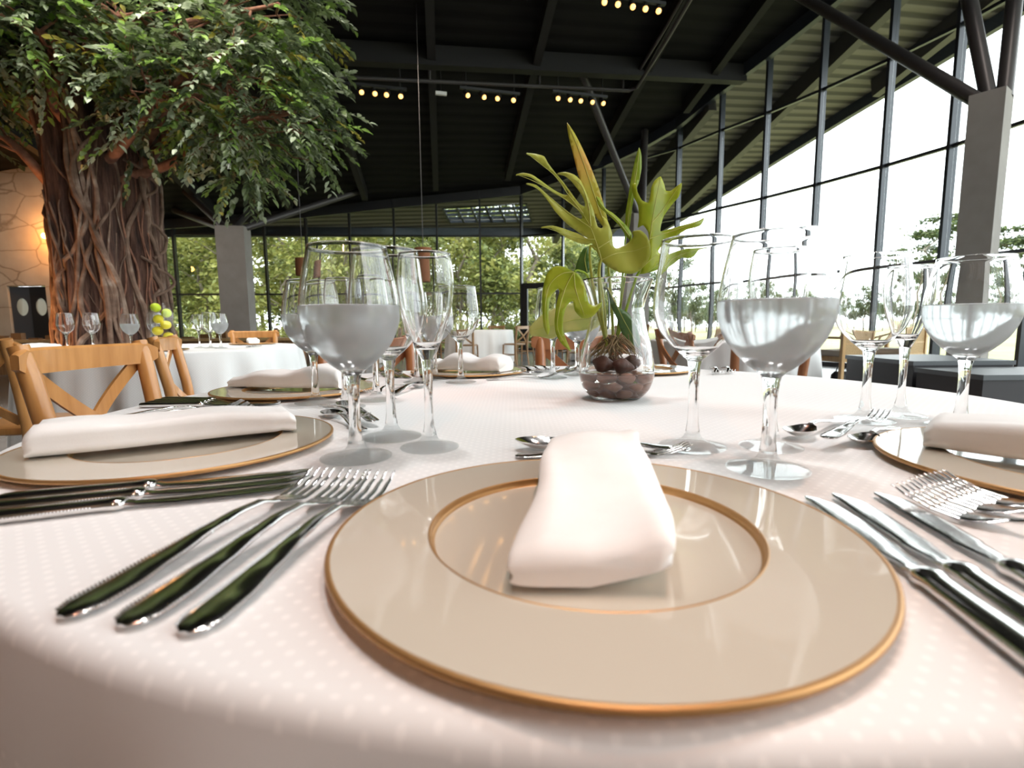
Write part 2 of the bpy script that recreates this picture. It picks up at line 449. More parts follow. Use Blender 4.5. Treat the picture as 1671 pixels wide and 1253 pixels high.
NP = [
 # key, centre, angle of the axis, kwargs, base z pair (near end, far end of the axis)
 ('front', (.0625,.376), 80.5, dict(seed=1, T=.022, L=.262, W=.093, zend=(.0075,.0108), lift=.010, taper=.90, skew=(.02,.055)), 'white folded linen napkin on the nearest plate, pointing away from the viewer'),
 ('left', (-.393,.589), 30.5, dict(seed=2, T=.027, L=.252, W=.07, zend=(.0105,.0105), bulge=.12), 'white rolled linen napkin on the plate at the left edge'),
 ('rear', (-.47,1.10), -11, dict(seed=5, T=.028, L=.26, W=.08, zend=(.0105,.0105), bulge=.5, wave=.14), 'white folded linen napkin on the plate in front of the wooden chair'),
 ('right', (.525,.4435), -51, dict(seed=8, T=.029, L=.25, W=.072, zend=(.0105,.0105), bulge=.1), 'white rolled linen napkin on the plate cut off by the right edge'),
 ('far', (-.125,1.47), -25, dict(seed=11, T=.031, L=.24, W=.085, zend=(.0105,.0105), bulge=.25, wave=.26), 'crumpled white napkin on the far plate left of the leafy vase'),
 ('farright', (.35,1.49), -100, dict(seed=14, T=.030, L=.24, W=.08, zend=(.0105,.0105), bulge=.2, wave=.25), 'white napkin on the far plate half hidden behind the leafy vase'),
]
for k, c, a, kw, lab in NP:
    g = make_napkin(**kw)
    o = link('napkin', g.mesh('napkin', M['napkin'], True, 75))
    o.location = (c[0], c[1], TOP+.0004); o.rotation_euler = (0, 0, math.radians(a-90))
    tag(o, lab, 'napkin', 'folded napkins on the front table')

# ------------------------------------------------------------------ cutlery
def interp(tab, s):
    for a, b in zip(tab, tab[1:]):
        if s <= b[0]:
            f = (s-a[0])/(b[0]-a[0])
            f = f*f*(3-2*f)*.5 + f*.5
            return [x+(y-x)*f for x, y in zip(a[1:], b[1:])]
    return list(tab[-1][1:])
def blade_loft(g, tab, n=12, step=None, ex=.8):
    """tab: (s, half width, z, half thickness[, x offset])"""
    k = 40
    S0, S1 = tab[0][0], tab[-1][0]
    rings = []
    for i in range(k+1):
        s = S0 + (S1-S0)*i/k
        v = interp(tab, s); w, z, t = v[:3]; xo = v[3] if len(v) > 3 else 0
        ring = []
        for j in range(n):
            a = 2*PI*j/n
            ca, sa = math.cos(a), math.sin(a)
            ring.append((xo + w*abs(ca)**ex*(1 if ca > 0 else -1), s, z + t*abs(sa)**ex*(1 if sa > 0 else -1)))
        ring.reverse()
        rings.append(ring)
    g.loft(rings)
HND = [(0,.003,.0034,.0009),(.003,.0078,.0034,.0014),(.012,.0108,.0037,.0018),(.03,.0108,.0046,.0019),(.06,.0085,.0076,.0019),(.09,.0058,.0112,.0019),(.115,.0043,.0134,.0019),(.137,.0038,.0126,.0019)]
def beads(g, tab, s0=.004, s1=.1):
    s = s0
    while s < s1:
        w, z, t = interp(tab, s)[:3]
        for sx in (-1, 1): g.ball((sx*(w-.0004), s, z+t*.55), .00085, 6, 4)
        s += .0021
def make_fork():
    t = thing('fork', 'x', 'fork')
    g = G(); blade_loft(g, HND); part('handle', g, M['steel'], t, ang=60)
    g = G(); beads(g, HND); part('beaded_edge', g, M['steel'], t)
    g = G()
    blade_loft(g, [(.137,.0038,.0126,.0019),(.150,.0045,.0090,.0016),(.160,.0095,.0062,.0013),(.168,.0128,.0048,.0012),(.176,.0130,.0042,.0011)])
    part('head', g, M['steel'], t, ang=60)
    for k in range(4):
        x = -.0109 + .00727*k
        g = G(); blade_loft(g, [(.174,.0021,.0042,.0011,x),(.19,.0020,.0060,.0010,x),(.205,.0017,.0105,.0009,x),(.218,.0009,.0162,.0006,x)], 8)
        part('tine', g, M['steel'], t, ang=60)
    return t
def make_knife():
    t = thing('knife', 'x', 'knife')
    tab = [(0,.003,.0052,.002),(.003,.0082,.0052,.0040),(.012,.0098,.0052,.0048),(.05,.0092,.0052,.0046),(.085,.0080,.0052,.0042),(.097,.0078,.0052,.0044),(.1,.0088,.0052,.005),(.105,.0088,.0052,.005),(.109,.0065,.0050,.0036)]
    g = G(); blade_loft(g, tab); part('handle', g, M['steel'], t, ang=60)
    g = G(); beads(g, [(a,b,c,d*.3) for a,b,c,d in tab], .004, .09); part('beaded_edge', g, M['steel'], t)
    g = G(); blade_loft(g, [(.108,.0062,.0046,.0026),(.116,.0070,.0042,.0014),(.14,.0092,.0038,.0010,.001),(.19,.0100,.0038,.0009,.001),(.218,.0092,.0038,.0008,.0004),(.231,.0058,.0038,.0007,-.003),(.236,.001,.0038,.0005,-.006)])
    part('blade', g, M['steel'], t, ang=60)
    return t
def make_spoon():
    t = thing('dessert_spoon', 'x', 'spoon')
    g = G(); blade_loft(g, [(a*.88,b*.9,c,d) for a,b,c,d in HND]); part('handle', g, M['steel'], t, ang=60)
    g = G(); rings = []
    K, n = 22, 9
    for i in range(K+1):
        f = i/K
        s = .119 + f*.066
        if f < .15: w = .0033 + (f/.15)**2*.007
        else:
            q = (f-.15)/.85
            w = .0195*math.sqrt(max(.002, 1-((q-.5)/.5)**2))*(1 - .12*q) if q > .28 else .0103 + (q/.28)*.0062
        rim = .0128 - .006*f if f < .4 else .0104 + .002*(f-.4)
        dep = min(.0085, w*.5)*math.sin(PI*min(1, max(0, f-.05)/.95))**.6 if f > .05 else 0
        top = [(w*(2*j/(n-1)-1), s, rim - dep*(1-(2*j/(n-1)-1)**2)) for j in range(n)]
        bot = [(p[0], p[1], p[2]-.0012) for p in reversed(top)]
        rings.append(top[::-1] + bot[::-1])
    g.loft(rings); part('bowl', g, M['steel'], t, ang=70)
    return t
fork0, knife0, spoon0 = make_fork(), make_knife(), make_spoon()
used = set()
def put(kind, end, ang, label, group, dz=0, L=None, tilt=0, cat=None, name=None):
    src = {'fork': fork0, 'knife': knife0, 'spoon': spoon0}[kind]
    if kind in used: o = dup(src)
    else: o = src; used.add(kind)
    if name: o.name = name
    o.location = (end[0], end[1], TOP+dz); o.rotation_euler = (math.radians(tilt), 0, math.radians(ang-90))
    L = L or 1; o.scale = (L, L, L)
    tag(o, label, kind, group)
    return o
def back(tip, ang, L): return (tip[0]-L*math.cos(math.radians(ang)), tip[1]-L*math.sin(math.radians(ang)))
FG, KG = 'forks laid left of the plates', 'knives laid right of the plates'
put('fork', (-.217,.232), 76.8, 'steel fork left of the nearest plate, outermost of three', FG)
put('fork', (-.182,.224), 78.2, 'steel fork left of the nearest plate, middle one of three', FG)
put('fork', (-.149,.218), 80.3, 'steel fork left of the nearest plate, innermost beside its rim', FG)
for tip, a, w in (((.237,.392),83,'innermost beside its rim'),((.262,.398),82,'middle one of three'),((.297,.400),81,'outermost of three')):
    put('knife', back(tip, a, .236), a, 'steel table knife right of the nearest plate, '+w, KG)
for tip, a, w in (((.300,.388),117,'outermost of three'),((.327,.405),117,'middle one of three'),((.352,.417),117,'innermost beside its rim')):
    put('fork', back(tip, a, .218), a, 'steel fork beside the plate cut off at the right edge, '+w, FG)
for tip, a, w in (((-.190,.478),20,'closest to its rim'),((-.184,.456),20,'middle one of three'),((-.183,.434),21,'farthest from its rim')):
    put('knife', back(tip, a, .236), a, 'steel table knife below the plate at the left edge, '+w, KG)
for end, a, w in (((-.632,.737),38,'farthest from it'),((-.609,.710),37,'middle one of three'),((-.588,.682),36,'closest to it')):
    put('fork', end, a, 'steel fork behind the plate at the left edge, '+w, FG)
for end, a, w in (((-.652,.892),4,'lowest of four'),((-.655,.916),0,'second of four from below'),((-.658,.940),-4,'third of four from below'),((-.662,.966),-8,'closest to its rim')):
    put('knife', end, a, 'steel knife before the plate in front of the wooden chair, '+w, KG)
for tip, w in (((-.335,1.225),'closest to it'),((-.33,1.255),'middle one of three'),((-.325,1.285),'farthest from it')):
    put('fork', back(tip, -16, .218), -16, 'steel fork behind the plate in front of the wooden chair, '+w, FG)
for tip, w in (((-.268,1.335),'closest to it'),((-.295,1.345),'middle one of three'),((-.322,1.355),'farthest from it')):
    put('knife', back(tip, -68, .236), -68, 'steel knife left of the far plate behind the flutes, '+w, KG)
for tip, w in (((.073,1.446),'closest to it'),((.1,1.457),'middle one of three'),((.127,1.468),'farthest from it')):
    put('fork', back(tip, -68, .218), -68, 'steel fork right of the far plate, just left of the vase, '+w, FG)
for tip, w in (((.545,1.355),'closer to it'),((.582,1.362),'farther from it')):
    put('fork', back(tip, -108, .218), -108, 'steel fork right of the plate behind the vase, '+w, FG)
for tip, w in (((.146,1.452),'closer to it'),((.118,1.445),'farther from it')):
    put('knife', back(tip, -114, .236), -114, 'steel knife left of the plate behind the vase, '+w, KG)
SG, DG = 'dessert spoons above the plates', 'dessert forks above the plates'
def dspoon(tip, a, label, dz=.0, L=.95): put('spoon', back(tip, a, .185*L), a, label, SG, dz, L)
def dfork(tip, a, label, dz=0., L=.85): put('fork', back(tip, a, .218*L), a, label, DG, dz, L, name='dessert_fork')
dspoon((.003,.566), 174, 'dessert spoon behind the nearest plate, its bowl left of the napkin', .001, 1.03)
dfork((.188,.536), 2, 'dessert fork behind the nearest plate, passing under the napkin end')
dspoon((-.282,.846), 122, 'large dessert spoon behind the foremost water glass on the left', .006)
dspoon((-.292,.800), 126, 'small spoon at the inner edge of the left plate', .0, .88)
dfork((-.194,.668), -52, 'dessert fork lying by the left wine glass, tines toward the viewer', .013, .8)
dspoon((-.202,1.172), 77, 'dessert spoon left of centre, between the flute and the far plate', .001)
dfork((-.292,1.015), 253, 'dessert fork beside the plate in front of the wooden chair')
dspoon((.084,1.345), -8, 'dessert spoon in front of the far plate, left of the vase', .004)
dfork((.115,1.325), 14, 'dessert fork in front of the far plate, left of the vase')
dspoon((.325,.592), 219, 'dessert spoon between the right wine glass and the nearest plate', .003, .92)
dfork((.484,.664), 39, 'dessert fork with raised tines before the right wine glass', .012, .85)
dspoon((.380,.556), 221, 'small spoon at the inner edge of the right plate', .001, .85)

# ------------------------------------------------------------------ glasses
def curve(pts, n=10):
    """smooth (Catmull-Rom) profile through (r, z) points"""
    out = []
    P = [pts[0]] + list(pts) + [pts[-1]]
    for i in range(1, len(P)-2):
        p0, p1, p2, p3 = P[i-1:i+3]
        for k in range(n):
            t = k/n
            out.append(tuple(.5*((2*p1[d]) + (-p0[d]+p2[d])*t + (2*p0[d]-5*p1[d]+4*p2[d]-p3[d])*t*t + (-p0[d]+3*p1[d]-3*p2[d]+p3[d])*t**3) for d in (0,1)))
    out.append(pts[-1])
    return out
FOOT = [(0,.0004),(.02,.0006),(.0355,.0006),(.0372,.0012),(.0372,.0022),(.030,.0042),(.018,.0072),(.0115,.0105),(.0082,.0160)]
KINDS = dict(
 water=dict(h=.219, stem=[(.0082,.0160),(.0064,.03),(.0058,.055),(.0066,.078),(.0088,.090)],
   outer=[(.0088,.090),(.015,.0955),(.026,.1045),(.040,.121),(.0484,.141),(.0500,.155),(.0488,.172),(.0445,.196),(.0392,.219)], wall=.0013, bottom=.0985, level=.161),
 wine=dict(h=.229, stem=[(.0082,.0160),(.0060,.032),(.0053,.06),(.006,.085),(.0082,.099)],
   outer=[(.0082,.099),(.014,.1045),(.025,.1145),(.0385,.131),(.0452,.149),(.0462,.160),(.0452,.178),(.0420,.203),(.0388,.229)], wall=.0012, bottom=.1075, level=None),
 flute=dict(h=.217, stem=[(.0082,.0160),(.0052,.032),(.0048,.06),(.0055,.085),(.0072,.102)],
   outer=[(.0072,.102),(.0108,.110),(.0158,.122),(.0222,.139),(.0278,.158),(.0310,.179),(.0314,.192),(.0298,.207),(.0282,.217)], wall=.0012, bottom=.1145, level=None))
GLM = {}
def glass_meshes(kind, n):
    if (kind, n) in GLM: return GLM[kind, n]
    d = KINDS[kind]
    fs = 1.0 if kind != 'flute' else .9
    foot = [(r*fs if r > .0083 else r, z) for r, z in FOOT]
    cf, cs_, co = foot[:4] + curve(foot[4:], 4)[0:], curve(d['stem'], 5), curve(d['outer'], 6)
    inner = [(max(0, r-d['wall']), z) for r, z in co if z > d['bottom']+.004]
    ro = d['outer'][-1][0]; rim = [(ro+.0003, d['h']+.0005), (ro+.0001, d['h']+.0013), (ro-.0008, d['h']+.0017), (ro-.0017, d['h']+.0013), (ro-.0019, d['h']+.0005)]
    r0 = inner[0][0]
    bot = [(r0*.72, d['bottom']+.0014), (r0*.38, d['bottom']+.0003), (0, d['bottom'])]
    inn = inner[::-1]
    bowl = co + rim + inn + bot
    full = cf + cs_[1:] + bowl[1:]
    # analytic normals along the full profile so that the separate parts shade as one glass
    nr = []
    for i, p in enumerate(full):
        a, b = full[max(i-1,0)], full[min(i+1,len(full)-1)]
        t = Vector((b[0]-a[0], b[1]-a[1]))
        t = t.normalized() if t.length > 0 else Vector((1,0))
        nr.append((t.y, -t.x))
    nr[0] = (0,-1); nr[-1] = (0,1)
    cuts = [(0, len(cf)), (len(cf)-1, len(cf)+len(cs_)-1), (len(cf)+len(cs_)-2, len(full))]
    out = []
    for nm, (a, b) in zip(('foot','stem','bowl'), cuts):
        g = G(); g.lathe(full[a:b], n)
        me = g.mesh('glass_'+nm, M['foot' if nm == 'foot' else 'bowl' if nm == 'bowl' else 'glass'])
        nrm = []
        for (r, z), q in zip(full[a:b], nr[a:b]):
            if r < 1e-7: nrm.append((0,0,q[1]))
            else: nrm.extend((q[0]*math.cos(2*PI*j/n), q[0]*math.sin(2*PI*j/n), q[1]) for j in range(n))
        me.normals_split_custom_set_from_vertices(nrm)
        out.append((nm, me))
    if d['level']:
        lv = d['level']
        wi = [(r+d['wall']*.5, z) for r, z in inner if z < lv]
        prof = [(0, d['bottom']-.0005), (r0*.38, d['bottom']-.0002), (r0*.75, d['bottom']+.001)] + wi
        rl = wi[-1][0]
        prof += [(rl, lv), (rl-.002, lv-.0006), (rl*.6, lv-.0008), (0, lv-.0008)]
        g = G(); g.lathe(prof, n); out.append(('water', g.mesh('chilled_water', M['water'], True, 40)))
    if d['level']:
        sh = [(r+.00025, z) for r, z in co if d['outer'][1][1]-.001 < z < d['level']+.001]
        g = G(); g.lathe(sh + [(r+.0001, z) for r, z in sh[::-1]], n); out.append(('condensation', g.mesh('condensation', M['mist'], True, 60)))
    GLM[kind, n] = out
    return out
def make_glass(kind, x, y, label, group, z=TOP, n=64, sc=1.0):
    nm = {'water':'water_goblet','wine':'wine_glass','flute':'champagne_flute'}[kind]
    t = thing(nm, label, 'glass', (x,y,z), 0, group)
    for pn, me in glass_meshes(kind, n):
        o = link(pn, me, t)
        if pn == 'condensation': o['label'] = 'cold mist on the outside of the bowl'
        if pn == 'water': o['label'] = 'chilled still water filling the bowl'
    if sc != 1: t.scale = (sc,sc,sc)
    return t
GG = 'glasses on the front table'
for kind, x, y, lab in (
 ('water', -.167,.538, 'big half-full water goblet on the left, nearest to the viewer'),
 ('wine', -.152,.637, 'empty wine glass directly behind the big left water goblet'),
 ('flute', -.095,.579, 'tall empty flute right of the big left water goblet'),
 ('water', -.358,.930, 'half-full water goblet just left of the biggest left goblet and partly behind it'),
 ('flute', -.286,.874, 'empty flute between two goblets before the wooden chair plate'),
 ('wine', -.256,.962, 'empty wine glass seen through the big left water goblet'),
 ('wine', -.124,1.245, 'empty wine glass standing free in front of the far napkin'),
 ('water', -.199,1.325, 'half-full water goblet seen through the tall left flute'),
 ('flute', -.232,1.250, 'empty flute at the far side, left of the free-standing wine glass'),
 ('wine', .204,.573, 'empty wine glass right of the vase, left of the big right goblet'),
 ('water', .244,.481, 'big half-full water goblet right of the vase, dripping cold'),
 ('flute', .291,.568, 'empty flute directly behind the big right water goblet'),
 ('wine', .500,.720, 'empty wine glass at the right, left of the rightmost goblet'),
 ('flute', .575,.753, 'empty flute between the right wine glass and the rightmost goblet'),
 ('water', .594,.672, 'half-full water goblet, rightmost on the front table'),
 ('wine', .106,1.325, 'empty wine glass behind the hanging leaves left of the vase'),
 ('water', .178,1.400, 'half-full water goblet just left of the vase, behind its belly')):
    make_glass(kind, x, y, lab, GG)

# ------------------------------------------------------------------ the vase with the plant
VC = (.195,.958)
t = thing('glass_vase', 'clear glass vase with pinched neck holding stones, roots and big green leaves', 'vase', (VC[0],VC[1],TOP))
vo = curve([(.046,.003),(.060,.018),(.0685,.042),(.0690,.062),(.0640,.092),(.0545,.128),(.0492,.158),(.0500,.178),(.0565,.200),(.0640,.219)], 7)
vin = [(r-.003, z) for r, z in vo if z > .008]
g = G(); g.lathe([(0,.001),(.040,.0),(.044,.0012)] + vo + [(.0634,.2202),(.0620,.2202)] + vin[::-1] + [(.040,.0075),(0,.0075)], 80)
part('vase_body', g, M['glass'], t, ang=50)
g = G(); wl = [(r+.001, z) for r, z in vin if z < .049]
g.lathe([(0,.0070),(.040,.0070)] + wl + [(wl[-1][0],.050),(wl[-1][0]-.003,.049),(0,.049)], 80)
part('water', g, M['clear_water'], t, ang=40, label='shallow water covering the pebbles')
pm = []
for k in range(3):
    r_ = random.Random(40+k); g = G(); g.ball((0,0,0), 1, 14, 9)
    ph = [r_.uniform(0,6) for _ in range(4)]
    g.v = [tuple(Vector(p)*(1+.12*math.sin(2.3*p[0]*2+ph[0])+.1*math.sin(3*p[1]+ph[1])+.07*math.sin(4*p[2]+ph[2]))) for p in g.v]
    pm.append(g.mesh('pebble', M['pebble']))
pr = random.Random(5); placed = []
for k in range(900):
    if len(placed) >= 34: break
    r = .0115 + pr.random()*.003
    lvl = .0078 + r*.62 + pr.choice((0,0,0,.0135,.0135,.0265))
    a = pr.random()*6.28; rr = (.0585 if lvl > .02 else .051)*math.sqrt(pr.random()) 
    rr = min(rr, (.060 if lvl > .02 else .052) - r*1.25)
    p = Vector((rr*math.cos(a), rr*math.sin(a), lvl))
    if all((Vector(((p-q).x, (p-q).y, (p-q).z*1.6))).length > 1.02*(r+s) for q, s in placed): placed.append((p, r))
for i, (p, r) in enumerate(placed):
    o = link('pebble', pm[i % 3]); o.location = (VC[0]+p.x, VC[1]+p.y, TOP+p.z)
    o.scale = (r*1.12, r*.9, r*.62); o.rotation_euler = (0,0,pr.random()*6.28)
    tag(o, 'small reddish brown pebble under water in the glass vase', 'pebble', 'pebbles in the vase water')
ck = pm[1].copy(); ck.materials[0] = M['chunk']
for (x, y, z, sx, sy, sz, rz, lab) in ((-.027,-.018,.066,.022,.015,.014,.3,'dark brown stone at the left above the vase water'),(.006,-.026,.063,.020,.013,.013,.25,'big ridged red brown stone in front above the vase water'),(.033,.012,.066,.018,.016,.013,1.2,'brown stone at the right above the vase water'),(.0,.03,.064,.026,.017,.013,2.0,'brown stone at the back above the vase water')):
    o = link('stone_chunk', ck); o.location = (VC[0]+x, VC[1]+y, TOP+z); o.scale = (sx,sy,sz); o.rotation_euler = (.2,.25,rz)
    tag(o, lab, 'stone', 'brown stones above the vase water')
plant = thing('philodendron', 'lobed yellow green philodendron cuttings standing in the glass vase', 'plant', (VC[0],VC[1],TOP+.055))
OFF = Vector((VC[0],VC[1],TOP+.055))
def pl_part(name, g, m, parent=plant, **kw):
    g.v = [tuple(Vector(p)-OFF) for p in g.v]
    return part(name, g, m, parent, **kw)
rr_ = random.Random(3); g = G()
for k in range(90):
    a = rr_.random()*6.28; r0 = .006+rr_.random()*.018
    pts = []
    p = Vector((r0*math.cos(a), r0*math.sin(a)*.8, .108+rr_.random()*.012)); a2 = rr_.random()*6.28
    for s in range(7):
        pts.append(p + Vector((VC[0]-.004, VC[1]-.006, TOP)))
        a2 += rr_.uniform(-.7,.7)
        p = p + Vector((math.cos(a2)*.0065, math.sin(a2)*.0055, -.0055+rr_.uniform(-.002,.003)))
        q = math.hypot(p.x, p.y)
        if q > .047: p.x *= .047/q; p.y *= .047/q
    g.tube(pts, [.0009]*7, 5)
pl_part('root_mass', g, M['rootlet'], stuff=True, label='ball of fine wiry roots')
LEAF = {}
RIB = {}
LEAF['tall']=(0.99,[(0.1061,1.2708),(0.1084,1.2457),(0.1164,1.2123),(0.1247,1.1785),(0.1352,1.147),(0.1477,1.118),(0.163,1.094),(0.1797,1.0726),(0.1838,1.0779),(0.1799,1.0992),(0.1736,1.123),(0.1637,1.1547),(0.1512,1.1861),(0.1346,1.2224),(0.1197,1.2508)])
LEAF['right_blade']=(0.985,[(0.2385,1.2225),(0.2429,1.2071),(0.2428,1.1839),(0.2385,1.1606),(0.2308,1.1398),(0.2258,1.1136),(0.2223,1.0846),(0.2173,1.0607),(0.2117,1.0634),(0.2128,1.0794),(0.2137,1.1058),(0.2182,1.132),(0.2215,1.1555),(0.226,1.1788),(0.2322,1.2046)])
LEAF['right_lobed']=(0.975,[(0.272,1.1633),(0.2804,1.1499),(0.2839,1.14),(0.294,1.1407),(0.3111,1.153),(0.3121,1.1444),(0.3078,1.129),(0.2948,1.1135),(0.2818,1.0953),(0.2768,1.0797),(0.2758,1.0678),(0.2905,1.0717),(0.3093,1.0768),(0.3307,1.0818),(0.3468,1.0869),(0.3574,1.0929),(0.358,1.0895),(0.3511,1.079),(0.3391,1.0739),(0.323,1.0701),(0.3044,1.0584),(0.2911,1.0506),(0.2805,1.0427),(0.2726,1.0322),(0.2795,1.0255),(0.2784,1.0175),(0.2678,1.0056),(0.2517,0.9923),(0.2354,0.9903),(0.2406,1.0005),(0.2524,1.0217),(0.2532,1.0482),(0.2515,1.0641),(0.2417,1.0773),(0.2324,1.0734),(0.2339,1.0905),(0.2316,1.114),(0.2246,1.127),(0.2211,1.14),(0.2209,1.1509),(0.2281,1.1516),(0.2298,1.1374),(0.2381,1.1212),(0.249,1.1164),(0.2527,1.1294),(0.2538,1.1423),(0.2602,1.1552)])
LEAF['right_lower']=(0.985,[(0.2543,0.9933),(0.2621,1.0121),(0.2755,1.0268),(0.3001,1.0333),(0.3274,1.0385),(0.3547,1.0409),(0.3766,1.0429),(0.3761,1.0407),(0.3562,1.0369),(0.3443,1.0244),(0.3307,1.0202),(0.3169,1.0216),(0.3007,1.0118),(0.2871,1.006),(0.2735,0.9985)])
LEAF['left_lobed']=(0.935,[(0.1586,1.0136),(0.1506,1.0303),(0.1427,1.0417),(0.1362,1.0393),(0.1154,1.0445),(0.0894,1.0561),(0.0699,1.0674),(0.0544,1.067),(0.0544,1.0698),(0.0738,1.0714),(0.0971,1.0661),(0.1205,1.0589),(0.1362,1.0502),(0.1401,1.0476),(0.1231,1.0596),(0.0997,1.0762),(0.0789,1.0964),(0.0622,1.119),(0.0455,1.135),(0.0283,1.1406),(0.0288,1.1433),(0.0455,1.1402),(0.0635,1.1265),(0.0789,1.1139),(0.097,1.0988),(0.1151,1.0881),(0.1255,1.084),(0.126,1.0898),(0.1151,1.1036),(0.0969,1.1187),(0.0763,1.1288),(0.0558,1.1414),(0.0353,1.1527),(0.0174,1.156),(0.0099,1.1558),(0.011,1.158),(0.0225,1.1602),(0.0379,1.1576),(0.0558,1.1476),(0.0763,1.135),(0.0918,1.1275),(0.1008,1.1257),(0.102,1.1299),(0.0917,1.1411),(0.0789,1.1572),(0.0661,1.1709),(0.0507,1.1808),(0.0393,1.1894),(0.0286,1.1927),(0.0291,1.1951),(0.0457,1.1955),(0.0597,1.1917),(0.0673,1.1794),(0.0789,1.1646),(0.0917,1.1497),(0.1072,1.1286),(0.1215,1.1098),(0.131,1.1047),(0.1283,1.1185),(0.1205,1.131),(0.1076,1.1474),(0.0947,1.1578),(0.0827,1.1606),(0.084,1.1633),(0.0968,1.1642),(0.1122,1.1594),(0.1237,1.1495),(0.1316,1.1333),(0.1395,1.1134),(0.1461,1.0984),(0.1493,1.0833),(0.1536,1.0695),(0.1606,1.0669),(0.1644,1.0744),(0.1617,1.0882),(0.1708,1.0819),(0.1789,1.0604),(0.1805,1.0376),(0.1858,1.032),(0.1961,1.035),(0.209,1.0425),(0.2166,1.0525),(0.2144,1.0606),(0.2268,1.0621),(0.2374,1.0524),(0.2434,1.0371),(0.2446,1.0193),(0.2384,1.004),(0.2282,0.9926),(0.2126,0.9868),(0.1916,0.989),(0.1732,0.9994),(0.1626,1.0085)])
LEAF['drooping']=(0.905,[(0.1077,0.9893),(0.0907,0.9977),(0.0739,0.9978),(0.0612,0.9855),(0.0548,0.9606),(0.0527,0.9312),(0.0548,0.8974),(0.062,0.8812),(0.0663,0.8909),(0.0637,0.9101),(0.0646,0.9311),(0.0697,0.95),(0.0803,0.9604),(0.0832,0.9553),(0.0769,0.931),(0.074,0.9057),(0.0761,0.8845),(0.0847,0.8673),(0.102,0.8522),(0.0963,0.8672),(0.089,0.8886),(0.0889,0.9098),(0.0952,0.9309),(0.1058,0.9392),(0.1089,0.9223),(0.1209,0.9096),(0.1379,0.9115),(0.1506,0.9241),(0.1568,0.9367),(0.142,0.9305),(0.1335,0.9348),(0.129,0.9558),(0.1247,0.9725),(0.1161,0.985)])
LEAF['pale_low']=(0.945,[(0.0326,0.893),(0.0505,0.9128),(0.0728,0.9258),(0.0994,0.9366),(0.1305,0.9363),(0.1573,0.9185),(0.1619,0.9052),(0.1531,0.8942),(0.1309,0.8878),(0.1085,0.8857),(0.0907,0.8814),(0.0728,0.8727),(0.0504,0.8773),(0.0348,0.8797)])
LEAF['sunk']=(0.965,[(0.1759,0.968),(0.1968,0.9321),(0.2243,0.9184),(0.242,0.8956),(0.2526,0.8683),(0.2475,0.8524),(0.2231,0.8594),(0.2066,0.8869),(0.1971,0.9096),(0.1832,0.9322)])
LEAF['curled']=(0.96,[(0.1537,1.1267),(0.1603,1.1241),(0.1711,1.106),(0.1845,1.0982),(0.2006,1.0852),(0.2141,1.0722),(0.221,1.0605),(0.2172,1.0514),(0.209,1.0593),(0.1981,1.0749),(0.1846,1.0879),(0.1685,1.1009),(0.1578,1.1113)])
LEAF['back']=(0.965,[(0.1181,0.9965),(0.1225,1.0163),(0.1313,1.0346),(0.142,1.0411),(0.1449,1.0213),(0.1437,0.9949),(0.1303,0.9924)])
RIB['tall']=[[(0.1811,1.0739),(0.1627,1.1205),(0.1404,1.1836),(0.1211,1.2354),(0.107,1.2687)]]
RIB['right_blade']=[[(0.215,1.0634),(0.2217,1.1163),(0.2328,1.1736),(0.2391,1.22)]]
RIB['right_lobed']=[[(0.2381,0.9924),(0.2532,1.0482),(0.2578,1.0824),(0.2649,1.1267),(0.2721,1.1615)],[(0.2544,1.0535),(0.2826,1.0638),(0.3228,1.0766),(0.3561,1.0908)],[(0.2578,1.0824),(0.2788,1.1058),(0.3098,1.1509)],[(0.2433,1.0031),(0.2647,1.0216),(0.2768,1.0242)]]
RIB['left_lobed']=[[(0.1613,1.0098),(0.1545,1.0328),(0.1412,1.0683),(0.1254,1.096)],[(0.1412,1.0683),(0.1022,1.0962),(0.0635,1.1252),(0.0301,1.1421)],[(0.128,1.0935),(0.0892,1.1238),(0.0507,1.1427),(0.0123,1.157)],[(0.128,1.0935),(0.1021,1.1261),(0.0763,1.1609),(0.0304,1.1939)],[(0.1412,1.0708),(0.137,1.1059),(0.1225,1.1433),(0.0853,1.1619)],[(0.1613,1.0123),(0.1859,1.0223),(0.2171,1.0272),(0.2404,1.0346)],[(0.1545,1.0328),(0.1752,1.0453),(0.1789,1.0554)],[(0.1492,1.048),(0.1154,1.0521),(0.0583,1.0685)]]
RIB['drooping']=[[(0.1085,0.9884),(0.0866,0.9853),(0.0654,0.9647),(0.0578,0.9228),(0.0612,0.8846)],[(0.1085,0.9884),(0.0951,0.9644),(0.0816,0.9226),(0.0804,0.8887),(0.0998,0.8544)],[(0.1085,0.9884),(0.1121,0.9559),(0.1251,0.9138)]]
RIB['pale_low']=[[(0.1596,0.9097),(0.1173,0.9078),(0.0728,0.8971),(0.0348,0.8886)]]
RIB['sunk']=[[(0.1759,0.9658),(0.2108,0.9095),(0.2483,0.8569)]]
RIB['curled']=[[(0.2185,1.054),(0.1953,1.0827),(0.1712,1.1035),(0.155,1.1241)]]
RIB['back']=[[(0.1397,0.995),(0.1355,1.0188),(0.1407,1.0398)]]
RIB['right_lower']=[[(0.257,0.996),(0.2949,1.0199),(0.3276,1.0304),(0.3738,1.0421)]]
